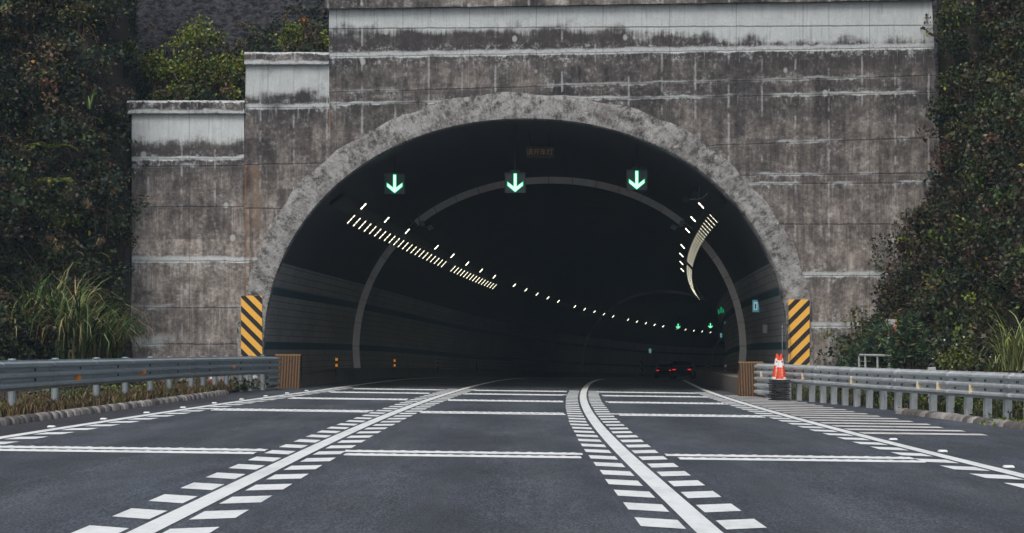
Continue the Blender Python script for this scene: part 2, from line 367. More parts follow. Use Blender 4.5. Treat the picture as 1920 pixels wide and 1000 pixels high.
# slanted blocks beside each line
def blocks(sfun, side, y0=6.0, y1=73.5, per=1.745, ln=.88, w=.30, gap=.05):
    mb = MB(); y = y0
    while y < y1:
        a = LW/2+gap; b = a+w; P = []
        sl = w*.75           # blocks lean like chevrons off the line
        j = random.uniform(-.008, .008)
        q = [(a, y), (b, y+sl), (b, y+sl+ln), (a, y+ln)]
        for (o, yy) in q: P.append(rp(sfun(yy)+side*(o+j), yy, H1))
        mb.add(P, [(0, 1, 2, 3) if side > 0 else (3, 2, 1, 0)]); y += per
    marking('speed_reduction_blocks', mb)
blocks(lambda Y: S_L1, -1, 6.3); blocks(lambda Y: S_L1, 1, 6.3)
blocks(lambda Y: S_L2, -1, 6.0); blocks(lambda Y: S_L2, 1, 6.0)
blocks(S_LE, 1, 6.1, w=.34); blocks(lambda Y: S_RE, -1, 6.2, w=.34)
# raised transverse rumble bars
for (Y0, wd) in ((27.2, .42), (45.6, .42), (56.8, .42), (65.2, .42), (71.0, .42)):
    mb = MB()
    for (a, b) in ((S_LE(Y0)+.62, S_L1-.50), (S_L1+.50, S_L2-.50), (S_L2+.52, S_RE-.5)):
        for k in range(2):
            y = Y0+k*.86+random.uniform(-.03, .03); n = int((b-a)/.05); V = []
            aa = a+random.uniform(-.06, .06)-(.05 if k else 0); bb = b+random.uniform(-.06, .06)
            for i in range(n+1):
                s = aa+(bb-aa)*i/n; bump = max(0, sin(i*2*pi/2.6+k))
                V += [rp(s, y, H1), rp(s, y+.04, H1+.007), rp(s, y+wd-.06, H1+.007+.007*bump), rp(s, y+wd+.05*bump, H1)]
            mb.add(V, [(4*i+j, 4*i+4+j, 4*i+5+j, 4*i+1+j) for i in range(n) for j in range(3)])
    marking('rumble_bar', mb)
# shoulder hatching on the right
mb = MB()
for i in range(19):
    Y0 = 36.9+1.74*i; s0 = S_RE+.16; e = 7.3-xc(Y0)-.2*max(0, (Y0-58)/10)+random.uniform(-.05, .05)
    mb.add([rp(s0, Y0+.02, H1), rp(e, Y0, H1), rp(e+.03, Y0+.72, H1), rp(s0, Y0+.80, H1)], [(0, 1, 2, 3)])
marking('shoulder_hatching', mb, 'paint_worn')

def rp_z(X, Y):      # road height at world position
    return -drop(Y)-.0125*(X-xc(Y)+.6)
# road studs
stud0 = None
for (sf, ys, lab, grp) in ((lambda Y: S_LE(Y)-.24, np.arange(19.3, 70, 4.0), 'small white raised stud on the asphalt outside the left edge line', 'studs along the left edge line'),
                           (lambda Y: S_RE+.24, np.arange(14.0, 36, 4.1), 'small white raised stud on the asphalt outside the right edge line', 'studs along the right edge line')):
    for Y in ys:
        if stud0 is None:
            b = MB(); b.box((0, 0, .011), (.11, .14, .022), taper=.78); o = stud0 = b.build('road_stud', M['paint'])
        else: o = stud0.copy(); COL.objects.link(o)
        o.location = rp(sf(Y), Y, 0.003); tag(o, lab, 'road stud', grp)

# ------------------------------------------------------------------ portal
TC = .42                 # portal arch centre (world x) at YP
SC = TC-xc(YP)           # tunnel centre offset from the road alignment
AA, BB, ZS, NP = 7.9, 7.0, 1.2, 2.10
def prof(off=0.0, n=64, zb=-.4):     # closed-at-bottom-open arch, left foot to right foot (x from centre, z)
    L = [(-AA-off+.12, zb), (-AA-off+.05, .5)]
    for i in range(n+1):
        t = pi-pi*i/n; c, s = cos(t), sin(t)
        L.append(((AA+off)*math.copysign(abs(c)**(2/NP), c), ZS+(BB+off)*abs(s)**(2/NP)))
    return L+[(AA+off-.05, .5), (AA+off-.12, zb)]
def arch_z(x, off):       # height of the arch of given offset over x (world); None if outside
    u = abs(x-TC)/(AA+off)
    return None if u >= 1 else ZS+(BB+off)*(1-u**NP)**(1/NP)
PZ = lambda y: CAMH+(658-y)/62.5
PX = lambda x: (x-960)/62.5
portal = tag(empty('tunnel_portal', (0, YP, 0)), 'stepped weathered concrete portal wall framing the road tunnel entrance', 'tunnel portal')
RING = .72
def wall_block(x0, x1, top, mat, slantL=0, slantR=0, thick=1.3, name='wall_block'):
    ring_out = RING-.06
    xs = list(np.arange(x0, x1, .2))+[x1]
    xa = [TC-(AA+ring_out), TC+(AA+ring_out)]
    for x in xa:
        if x0 < x < x1: xs += [x-1e-3, x+1e-3]+[x+(1 if x < TC else -1)*d for d in (.01, .03, .06, .1)]
    xs = sorted(set(round(float(x), 4) for x in xs)); NR = 16; mb = MB(); V = []; n = len(xs)
    for yy in (0, thick):
        for x in xs:
            zb = arch_z(x, ring_out); zb = -.5 if zb is None else zb; zt = top(x)
            for r in range(NR+1):
                z = zb+(zt-zb)*r/NR; u = (x-x0)/(x1-x0)
                xx = x+(1-u)*slantL*max(0, (z-6.5)/5)+u*slantR*max(0, (z-5.5)/5.5)
                V.append((xx, yy, z))
    R = NR+1; Fc = []
    for i in range(n-1):
        for r in range(NR): Fc.append((i*R+r, (i+1)*R+r, (i+1)*R+r+1, i*R+r+1))
        b = n*R; Fc.append((i*R+NR, (i+1)*R+NR, b+(i+1)*R+NR, b+i*R+NR)); Fc.append((i*R, b+i*R, b+(i+1)*R, (i+1)*R))
    b = n*R
    for r in range(NR):
        Fc.append((r, r+1, b+r+1, b+r)); k = (n-1)*R; Fc.append((k+r, b+k+r, b+k+r+1, k+r+1))
    mb.add(V, Fc); return mb.build(name, mat, portal)
xA, xB, xC, xD = PX(247), PX(457), PX(617), 12.93
topA, topB = PZ(214), PZ(122)
topC = lambda x: 11.44+.0145*(x-xC)
sA = [(PZ(297), .0, .07, .9), (PZ(308), .004, .06, .55), (PZ(387), 0, .05, .35), (PZ(489), -.003, .11, 1.0), (PZ(575), 0, .09, .5), (PZ(640), 0, .2, .5)]
sB = [(PZ(200), 0, .10, .9), (PZ(298), .02, .05, .3), (PZ(390), 0, .05, .3), (PZ(488), 0, .08, .6)]
sC = [(PZ(52), .006, .03, .35), (PZ(99)+.0, .016, .11, .95), (PZ(188)-.0, .02, .06, .6), (PZ(163), .028, .05, .3), (PZ(285), .035, .05, .4), (PZ(330)-.05, .012, .05, .45), (PZ(348), .008, .05, .55), (PZ(420), 0, .04, .2), (PZ(515), -.0, .10, .8), (PZ(610), .0, .10, .75)]
oc = (.25, .12, .045)
mA = concrete('stained_concrete_low_step', sA, topA, 0, .85, 1.12, None, .41)
mB = concrete('stained_concrete_middle_step', sB, topB, 0, .85, 1.0, [(xB+.06, .05, 1.5, PZ(300), oc), (xB+.22, .07, 3.0, PZ(305), (.10, .06, .04)), (xB+.36, .20, 4.6, PZ(305), (.24, .165, .11)), (-6.48, .1, 4.6, 5.7, (.3, .2, .13))], .05)
mC = concrete('stained_concrete_main', sC, 11.44-.0145*xC,   .0145, .66, 1.0, [(xC+.02, .03, 7.5, 8.6, oc), (1.56, .09, 7.7, 8.85, (.26, .17, .11))], .0, .55)
wall_block(xA, xB, lambda x: topA, mA, .0)
wall_block(xB, xC, lambda x: topB, mB, .10)
wall_block(xC, xD, topC, mC, 0, -.30)
M['coping'] = concrete('coping_concrete', [(topA+.03, 0, .09, .85), (topA+.37, 0, .05, 1), (topB+.03, 0, .09, .85), (topB+.35, 0, .05, 1)], 50, 0, .1, 1.05)
def coping(x0, x1, z, h, over=.14, sl=0.):
    b = MB(); n = 60; V = []
    # chamfered section, ragged
    sec = [(-over, 0), (-over-.0, h-.08), (-over+.10, h), (1.3, h), (1.3, 0)]
    for i in range(n+1):
        x = x0+(x1-x0)*i/n
        for (yy, zz) in sec: V.append((x, yy+random.uniform(-.006, .006), z+zz+sl*(x-x0)+random.uniform(-.008, .008)))
    k = len(sec)
    Fc = [(i*k+j, (i+1)*k+j, (i+1)*k+(j+1) % k, i*k+(j+1) % k) for i in range(n) for j in range(k)]+[tuple(range(k-1, -1, -1)), tuple(n*k+j for j in range(k))]
    b.add(V, Fc); return b.build('coping', M['coping'], portal)
coping(PX(239), PX(459), topA, .40); coping(PX(459), PX(617)-.003, topB, .38); coping(PX(610), 12.65, topC(xC)+.003, .55, .2, .0145)
# arch ring, roughened
b = MB(); ncs = 200; V = []; inner = prof(-.03, ncs); outer = prof(RING, ncs); nr = 6
for i, ((xi, zi), (xo, zo)) in enumerate(zip(inner, outer)):
    rag = .10*sin(i*.31)*sin(i*.17)+random.uniform(-.015, .015)
    for r in range(nr+1):
        u = r/nr; x = xi+(xo-xi)*u*(1+(rag if r == nr else 0)); z = zi+(zo-zi)*u*(1+(rag if r == nr else 0))
        V.append((x+TC, -.10+random.uniform(-.008, .008)+(.02 if r in (0, nr) else 0), z))
    V.append((xo*1.0+(xo-xi)*rag+TC, .06, zo+(zo-zi)*rag)); V.append((xi+TC, .5, zi))
w = nr+3; nn = len(inner)
for i in range(nn-1):
    for r in range(nr+1): b.f.append((i*w+r, i*w+r+1, (i+1)*w+r+1, (i+1)*w+r)); b.mi.append(0)
    b.f.append((i*w, (i+1)*w, (i+1)*w+nr+2, i*w+nr+2)); b.mi.append(0)
b.v = V; b.build('arch_ring', M['arch'], portal)
# hazard boards fixed to the portal
def board(x0, x1, z0, z1, ang, label, off, w=.30):
    cx, cz = (x0+x1)/2, (z0+z1)/2
    r = tag(empty('hazard_board', (cx, YP-.13, cz)), label, 'hazard board')
    mt = stripes_mat('hazard_board_stripes', 0, w, (.022, .022, .026), (.92, .50, .085), ang, off, .45, .12)
    b = MB(); b.box((0, 0, 0), (x1-x0, .03, z1-z0)); b.build('panel', mt, r, bevel=.004)
    f = MB()
    for zz in (-.35*(z1-z0), .35*(z1-z0)): f = MB(); f.box((0, .05, zz), (x1-x0-.08, .06, .05)); f.build('bracket', M['dark_metal'], r)
board(PX(453), PX(492.5), PZ(692), PZ(555), radians(45), 'tall yellow and black striped hazard board left of the tunnel mouth', .30)
board(PX(1477.5), PX(1517), PZ(700), PZ(562), radians(135), 'tall yellow and black striped hazard board right of the tunnel mouth', .55)

# ------------------------------------------------------------------ tunnel
tun = tag(empty('road_tunnel', (0, YP, 0)), 'dark curving road tunnel with tiled lower walls and teal bands', 'tunnel')
st = [YP+.02]+[y for y in stations(YP, 430) if y > YP+.5]; pf = prof(0, 60); n = len(pf); V = []; UV = []
for Y in st:
    for (x, z) in pf:
        p = rp(SC+x, Y, z, False); V.append((p[0], p[1]-YP, p[2])); UV.append((Y, z))
Fc = [(i*n+k, (i+1)*n+k, (i+1)*n+k+1, i*n+k+1) for i in range(len(st)-1) for k in range(n-1)]
b = MB(); b.add(V, Fc); b.add([V[(len(st)-1)*n+k] for k in range(n)], [tuple(range(n))]); UV += UV[-n:]
lo = b.build('lining', M['lining'], tun, True)
uvl = lo.data.uv_layers.new(name='UVMap'); li = np.empty(len(lo.data.loops), np.int32); lo.data.loops.foreach_get('vertex_index', li)
uvl.data.foreach_set('uv', np.array(UV, np.float32)[li].ravel())
def off_strip(secs, y0, y1, name, mat, parent):
    mb = MB(); strip(mb, secs, y0, y1, 0, False); mb.v = [(v[0], v[1]-YP, v[2]) for v in mb.v]; k = len(secs)
    mb.f.append(tuple(range(k))); mb.mi.append(0)
    return mb.build(name, mat, parent)
off_strip([(-7.35, -.3), (-7.35, .50), (-7.30, .53), (-8.4, .53), (-8.4, -.3)], 73.4, 430, 'walkway', M['walkway'], tun)
off_strip([(5.85, -.4), (5.80, .42), (5.85, .45), (7.6, .45), (7.6, -.4)], 68.0, 430, 'walkway', M['walkway'], tun)

# striped concrete end blocks of the walkways
def endblock(px0, px1, Y, zt, label, depth, lean, zb=-.3):
    x0, x1 = (px0-960)*Y/F, (px1-960)*Y/F
    r = tag(empty('barrier_end', ((x0+x1)/2, Y, 0)), label, 'barrier end'); w = x1-x0
    mt = stripes_mat('barrier_stripes', 0, w/9.0, (.026, .025, .026), (.21, .105, .032), lean, .2, .55, .8)
    b = MB(); b.box((0, depth/2, (zt+zb)/2), (w, depth, zt-zb)); b.build('concrete_block', mt, r, bevel=.015)
    c = MB(); c.box((0, depth/2+.02, zt+.012), (w+.02, depth, .03)); c.build('cap_plate', plain('yellow_cap', (.30, .17, .05), .6, 0, .4), r)
endblock(516, 563, 72.2-.6, 1.07, 'yellow and black striped concrete barrier end beside the left tunnel wall', .7, radians(-3))
endblock(1386, 1431, 67.4, .87, 'yellow and black striped concrete barrier end at the right rail', .45, radians(2), -.4)

# reflective arches
def ring_proto():
    r = empty('reflective_arch'); pts = prof(-.04, 400, .42)[2:-2]
    # walk the curve in panels of about .9 m
    pts = [(x, z) for (x, z) in [(-AA+.10, .45)]+pts+[(AA-.10, .45)]]
    acc = [0]
    for i in range(1, len(pts)): acc.append(acc[-1]+math.dist(pts[i], pts[i-1]))
    tot = acc[-1]; npan = 26; L = tot/npan
    at = lambda d: (float(np.interp(d, acc, [p[0] for p in pts])), float(np.interp(d, acc, [p[1] for p in pts])))
    W = .27
    def seg(d0, d1, w0, w1, t, mat, name):
        V = []; K = 6
        for i in range(K+1):
            d = d0+(d1-d0)*i/K; p = at(d); q0 = at(max(0, d-.05)); q1 = at(min(tot, d+.05))
            tx, tz = q1[0]-q0[0], q1[1]-q0[1]; l = math.hypot(tx, tz); nx, nz = tz/l, -tx/l
            for yy in (-t/2, t/2):
                V.append((p[0]+nx*w0, yy, p[1]+nz*w0)); V.append((p[0]+nx*w1, yy, p[1]+nz*w1))
        Fc = []
        for i in range(K):
            a, c = 4*i, 4*i+4
            Fc += [(a, c, c+1, a+1), (a+2, a+3, c+3, c+2), (a+1, c+1, c+3, a+3), (a, a+2, c+2, c)]
        Fc += [(0, 1, 3, 2), (4*K, 4*K+2, 4*K+3, 4*K+1)]
        b = MB(); b.add(V, Fc); return b.build(name, mat, r)
    for i in range(npan):
        d0, d1 = i*L, (i+1)*L; m = at((d0+d1)/2)
        if 5.15 < abs(m[0]) < 5.8 and m[1] > 4:
            seg(d0, d1, .02, .09, .05, M['post'], 'strut'); continue
        seg(d0+.008, d1-.008, .0, W, .04, M['ring_red'] if i in (10, 15, 11) else M['ring'], 'panel')
    return r
ring = ring_proto()
for i, (Y, lab) in enumerate(((95.7, 'nearest pale reflective arch of grey panels round the tunnel lining'), (223, 'second reflective arch, small and dim, deep in the tunnel'), (335, 'farthest reflective arch, only its left edge showing in the tunnel'))):
    o = ring if i == 0 else copy_tree(ring)
    p = rp(SC, Y, 0, False); o.location = p; o.rotation_euler = (0, 0, -atan(dxc(Y))); tag(o, lab, 'reflective arch', 'reflective arches')

# lamps
def lamp_proto(nb, name, lh=.026):
    r = empty(name); L = .13*nb+.02
    b = MB(); b.box((0, 0, .03), (L+.04, .16, .06)); b.box((0, -.021, -.013), (L+.02, .004, .026)); b.box((0, .021, -.013), (L+.02, .004, .026)); b.build('housing', M['dark_metal'], r)
    a = MB(); st = M['lamp'] if nb == 3 else M['lamp_far']
    for i in range(nb):
        a.box(((i-(nb-1)/2)*.13, -.0252, -.013), (.10, .004, lh)); a.box(((i-(nb-1)/2)*.13, 0, -.003), (.10, .030, .004), m=1)
    a.build('lens', [st, M['lamp_down' if nb == 3 else 'lamp_down_single']], r); return r
protoA, protoB = lamp_proto(3, 'row_lamp'), lamp_proto(2, 'tunnel_lamp'); protoR = lamp_proto(3, 'row_lamp', .011)
usedR = False
usedA = usedB = False
def put_lamp(kind, s, h, Y, lab, grp):
    global usedA, usedB, usedR
    if kind == 'R': o = protoR if not usedR else copy_tree(protoR); usedR = True
    elif kind == 'A': o = protoA if not usedA else copy_tree(protoA); usedA = True
    else: o = protoB if not usedB else copy_tree(protoB); usedB = True
    p = rp(SC+s, Y, h, False); o.location = p
    # the face looks down and in to the road, the bar lies along the arch
    o.rotation_euler = (0, radians(-47) if s < 0 else radians(47), -atan(dxc(Y))); tag(o, lab, 'tunnel lamp', grp)
rows = [78+1.75*i for i in range(22)]+[119.5+1.70*i for i in range(15)]
for Y in rows: put_lamp('A', -5.9, 5.5, Y, 'lit bar lamp in the dense slanting row on the left tunnel haunch', 'dense lamp row, left')
for Y in rows+[146.5+1.75*i for i in range(11)]: put_lamp('R', 5.9, 5.5, Y, 'lit bar lamp in the dense curving row on the right tunnel haunch', 'dense lamp row, right')
sing = [78, 86, 94]+[g0+8*i for g0 in (107, 152, 197, 242, 287, 332) for i in range(5)]
for Y in sing:
    if Y < 365: put_lamp('B', -5.5, 5.92, Y, 'single small lit lamp above and beyond the dense row on the left lining', 'single lamps, left')
    if Y < 135 or 205 < Y < 365: put_lamp('B', 5.5, 5.92, Y, 'single small lit lamp above the dense row on the right lining', 'single lamps, right')  # right lamps past the bend are unseen, added to light the deep tunnel
# cable trays carrying the lamps
for (s, lab) in ((-5.75, 'dark cable tray carrying the lamps along the left tunnel haunch'), (5.75, 'dark cable tray carrying the lamps along the right tunnel haunch')):
    mb = MB(); sg = 1 if s > 0 else -1
    strip(mb, [(SC+s-.02*sg, 6.02), (SC+s+.35*sg, 5.72), (SC+s+.39*sg, 5.77), (SC+s+.02*sg, 6.07)], 74, 360, 0, False)
    tag(mb.build('cable_tray', M['dark_metal']), lab, 'cable tray')
# equipment near the haunches just inside the mouth
def bracket(px, py, Y, label, sg):
    X = (px-960)*Y/F; z = CAMH-(py-658)*Y/F
    r = tag(empty('equipment_bracket', (X, Y, z)), label, 'bracket')
    b = MB(); b.tube([(-.35*sg, 0, -.05), (.1*sg, 0, .0), (.45*sg, 0, .28)], .025, 6); b.build('arm', M['post'], r); b = MB(); b.tube([(.0, 0, 0.03), (.05*sg, 0, .55)], .02, 6); b.build('drop_rod', M['post'], r)
    mt = M['grey_plastic'] if Y > 85 else M['dark_metal']
    c = MB(); c.box((-.42*sg, 0, -.06), (.22, .3, .16), ry=.5*sg); c.build('camera_box', mt, r); c = MB(); c.box((-.1*sg, 0, .1), (.16, .25, .2), ry=.4*sg); c.build('junction_box', mt, r)
bracket(787, 424, 95.2, 'small grey camera bracket in the gap of the nearest arch, left side', -1)
bracket(1283, 424, 95.2, 'small grey camera bracket in the gap of the nearest arch, right side', 1)
bracket(1310, 372, 77, 'dark equipment bracket with cables above the right lamp row', 1)

# lane signals
def arrow_poly(w, h, t):
    # down arrow with open chevron head, centred
    return [[(-t/2, h/2), (t/2, h/2), (t/2, -h*.28), (-t/2, -h*.28)],
            [(0, -h/2), (w/2, -h/2+w*.42), (w/2, -h/2+w*.42+t*1.25), (0, -h/2+t*1.45)],
            [(0, -h/2), (0, -h/2+t*1.45), (-w/2, -h/2+w*.42+t*1.25), (-w/2, -h/2+w*.42)]]
def signal(px, py, Y, size, label, rod=True, far=False):
    X = (px-960)*Y/F; z = CAMH-(py-658)*Y/F
    r = tag(empty('lane_signal', (X, Y, z), -atan(dxc(Y))), label, 'lane signal', 'lane signals, far' if far else 'lane signals at the tunnel mouth')
    b = MB(); b.box((0, .08, 0), (size, .16, size)); b.build('housing', M['box_metal'], r, bevel=.01)
    v = MB(); v.box((0, -.03, size/2+.01), (size+.02, .10, .02)); v.box((-size/2-.01, -.01, 0), (.02, .06, size)); v.box((size/2+.01, -.01, 0), (.02, .06, size)); v.build('visor', M['dark_metal'], r)
    a = MB()
    for p in arrow_poly(size*.82, size*.97, size*.18): a.prism(p, -.008, 0)
    a.build('arrow_border', M['arrow_rim'], r)
    c = MB()
    for p in arrow_poly(size*.74, size*.89, size*.125): c.prism(p, -.016, -.009)
    c.build('arrow', M['arrow_far'] if far else M['arrow_core'], r)
    if rod:
        top = ZS+BB*max(.0, 1-(abs(X-SC-xc(Y))/AA)**NP)**(1/NP)-drop(Y)
        d = MB(); d.tube([(0, .08, size/2), (0, .08, top-z-.02)], .035, 8); d.box((0, .08, size/2+.06), (.3, .1, .06)); d.build('hanger', M['dark_metal'], r)
signal(740, 345, 74.5, .62, 'lit green down arrow lane signal hanging on the left in the tunnel mouth')
signal(966, 343, 74.5, .62, 'lit green down arrow lane signal hanging in the middle of the tunnel mouth')
signal(1194, 338, 74.5, .62, 'lit green down arrow lane signal hanging on the right in the tunnel mouth')
signal(1271.5, 612, 276, .62, 'tiny distant green down arrow, left of the far pair deep in the tunnel', True, True)
signal(1332, 611, 276, .62, 'tiny distant green down arrow, right of the far pair deep in the tunnel', True, True)
# dim amber message sign
X, Y, z = (1012-960)*76/F, 76, CAMH+(658-286)*76/F
r = tag(empty('message_sign', (X, Y, z)), 'dim amber dot matrix message sign under the tunnel crown', 'message sign')
b = MB(); b.box((0, .06, 0), (.86, .12, .36)); b.build('cabinet', plain('message_cabinet', (.028, .022, .018), .6), r)
cu = bpy.data.curves.new('lettering', 'FONT'); cu.body = '\u8bf7\u5f00\u8f66\u706f'; cu.size = .215; cu.align_x = 'CENTER'; cu.align_y = 'CENTER'; cu.extrude = .003
t = bpy.data.objects.new('lettering', cu); COL.objects.link(t); t.parent = r; t.location = (0, -.006, 0); t.rotation_euler = (pi/2, 0, 0); cu.materials.append(M['amber_led'])
bpy.context.view_layer.update(); me = bpy.data.meshes.new_from_object(t.evaluated_get(bpy.context.evaluated_depsgraph_get())); me.name = 'lettering'
t2 = bpy.data.objects.new('lettering', me); COL.objects.link(t2); t2.parent = r; t2.location = t.location; t2.rotation_euler = t.rotation_euler; bpy.data.objects.remove(t); t2.name = 'lettering'
b = MB(); b.tube([(-.3, .06, .18), (-.3, .06, .62)], .02, 6); b.tube([(.3, .06, .18), (.3, .06, .6)], .02, 6); b.build('hanger', M['dark_metal'], r)

# wall signs, markers inside
def wall_sign(px, py, Y, w, h, label, pos=True):
    X = (px-960)*Y/F; z = CAMH-(py-658)*Y/F
    r = tag(empty('wall_sign', (X, Y, z), -.25), label, 'wall sign')
    b = MB(); b.box((0, 0, 0), (w, .08, h)); b.build('light_box', M['blue_sign'], r)
    b = MB(); b.box((0, -.046, 0), (w*.62, .01, h*.66)); b.build('pale_panel', M['pale_sign'], r)
    b = MB(); b.box((0, -.055, -.01), (w*.2, .01, h*.42)); b.build('dark_symbol', M['dark_metal'], r)
wall_sign(1417, 574, 84, .22, .42, 'largest pale blue lit box sign on the right tunnel wall')
wall_sign(1362, 600.5, 122, .17, .36, 'middle pale blue lit box sign further along the right tunnel wall')
wall_sign(1352, 629, 150, .13, .30, 'small faint box sign deep on the right tunnel wall')
wall_sign(1219, 658, 268, .28, .55, 'faint square sign low on the far left tunnel wall')
X, Y = (1433-960)*80/F, 80; b = MB(); b.box((0, 0, 0), (.14, .3, .28)); b.box((0, -.16, .0), (.1, .02, .22))
o = b.build('control_box', M['grey_plastic'], None, bevel=.01); o.location = (X+.02, Y, CAMH+(658-617)*80/F); tag(o, 'grey control box mounted on the right tunnel wall tiles', 'control box')
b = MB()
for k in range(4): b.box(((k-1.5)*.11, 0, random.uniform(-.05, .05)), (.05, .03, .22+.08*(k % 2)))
o = b.build('green_smear', M['green_glow']); o.location = ((1354-960)*118/F, 118, CAMH+(658-583)*118/F); tag(o, 'small smeared green light on the right tunnel wall', 'green light')  # glowing green bars stand for a smear on the wall
def bollard(px, py, Y, lab, a, bm, grp):
    X = (px-960)*Y/F; z = CAMH-(py-658)*Y/F; r = tag(empty('delineator_post', (X, Y, z-.35)), lab, 'delineator', grp)
    b = MB(); b.tube([(0, 0, 0), (0, 0, .68)], .04, 10); b.build('post', bm, r)
    for k in range(2):
        b = MB(); b.lathe([(.040, .32+.2*k), (.043, .32+.2*k), (.043, .41+.2*k), (.040, .41+.2*k)], n=10); b.build('reflective_band', a, r)
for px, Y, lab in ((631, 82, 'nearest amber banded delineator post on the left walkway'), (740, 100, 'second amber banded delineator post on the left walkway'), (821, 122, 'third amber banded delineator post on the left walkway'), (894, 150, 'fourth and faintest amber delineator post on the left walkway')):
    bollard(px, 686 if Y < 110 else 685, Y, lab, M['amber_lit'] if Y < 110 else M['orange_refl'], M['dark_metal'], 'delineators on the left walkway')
bollard(1360.5, 697, 92, 'red and white banded delineator post on the right walkway, nearer one', M['cone_white'], M['red'], 'delineators on the right walkway')
bollard(1327, 694, 128, 'red and white banded delineator post on the right walkway, farther one', M['cone_white'], M['red'], 'delineators on the right walkway')
X, Y = (1203-960)*215/F, 215; z = -drop(Y)
b = MB(); b.tube([(0, 0, 0), (0, 0, 1.75)], .14, 10)
o = b.build('striped_pole', stripes_mat('pole_stripes', 0, .35, (.03, .03, .03), (.35, .2, .06), radians(40), 0, .5, .2)); o.location = (X, Y, CAMH-(706-658)*Y/F); tag(o, 'amber and black striped pole by the far left tunnel wall', 'striped pole')

# cars ahead
def car(px, Y, zc, label):
    X = (px-960)*Y/F; r = tag(empty('car', (X, Y, -drop(Y)-.0125*(X-xc(Y)+.6)), -atan(dxc(Y))), label, 'car', 'cars ahead in the tunnel')
    prof_ = [(-2.2, .35), (-2.25, .75), (-2.15, .98), (-1.6, 1.02), (-1.0, 1.42), (.5, 1.45), (1.2, 1.0), (2.0, .9), (2.25, .7), (2.25, .35)]
    n = len(prof_); V = []
    for x, k in ((-.86, 1), (.86, 1)):
        for (y, z) in prof_: V.append((x*(.78 if z > 1.1 else 1), y, z))
    b = MB(); b.add(V, [tuple(range(n)), tuple(range(2*n-1, n-1, -1))]+[(i, (i+1) % n, (i+1) % n+n, i+n) for i in range(n)]); b.build('body', M['car'], r, bevel=.04)
    g = MB(); g.add([(-.66, -1.58, 1.06), (.66, -1.58, 1.06), (.56, -1.07, 1.40), (-.56, -1.07, 1.40)], [(0, 1, 2, 3)]); g.build('rear_window', M['glass'], r)
    for sx in (-1, 1):
        t_ = MB(); t_.box((sx*.60, -2.24, .76), (.26, .06, .08)); t_.build('tail_light', M['tail'], r)
        for y in (-1.35, 1.35):
            w_ = MB(); w_.tube([(sx*.70, y, .31), (sx*.88, y, .31)], .31, 16); w_.build('wheel', M['tyre'], r)
    p = MB(); p.box((0, -2.255, .6), (.44, .02, .13)); p.build('number_plate', M['dark_metal'], r)
car(1249, 225, 0, 'dark car with red tail lights in the middle lane deep in the tunnel')
car(1281, 190, 0, 'dark car with red tail lights in the right lane deep in the tunnel')

# ------------------------------------------------------------------ guardrails
def spline(pts, step):
    P = np.array(pts, float); d = np.r_[0, np.cumsum(np.linalg.norm(np.diff(P, axis=0), axis=1))]
    s = np.arange(0, d[-1], step); s = np.r_[s, d[-1]]
    Q = np.c_[[np.interp(s, d, P[:, k]) for k in range(P.shape[1])]].T
    K = max(1, int(1.2/step)); ker = np.ones(2*K+1)/(2*K+1)
    for k in range(Q.shape[1]):
        pad = np.r_[2*Q[0, k]-Q[K:0:-1, k], Q[:, k], 2*Q[-1, k]-Q[-2:-K-2:-1, k]]; Q[:, k] = np.convolve(pad, ker, 'valid')
    return Q
def beam_profile(h=.506, humps=3, amp=.088):
    L = []
    for i in range(humps*14+1):
        v = i/(humps*14); c = cos(2*pi*humps*v); f = .5-.5*c
        f = min(1, max(0, (f-.12)/.70)); f = f*f*(3-2*f); L.append((amp*f, -h*v))
    return L
def beam_mesh(path, side, dz=0, h=.506, humps=3, lift=0):
    pr = beam_profile(h, humps); mb = MB(); n = len(pr); V = []
    for i, p in enumerate(path):
        a = path[max(0, i-1)]; c = path[min(len(path)-1, i+1)]; t = (c-a)[:2]; t /= np.linalg.norm(t); nx, ny = (t[1]*side, -t[0]*side)
        for (o, v) in pr: V.append((p[0]+nx*(o+lift), p[1]+ny*(o+lift), p[2]+v+dz))
    Fc = [(i*n+k, i*n+k+1, (i+1)*n+k+1, (i+1)*n+k) for i in range(len(path)-1) for k in range(n-1)]
    mb.add(V, Fc); return mb
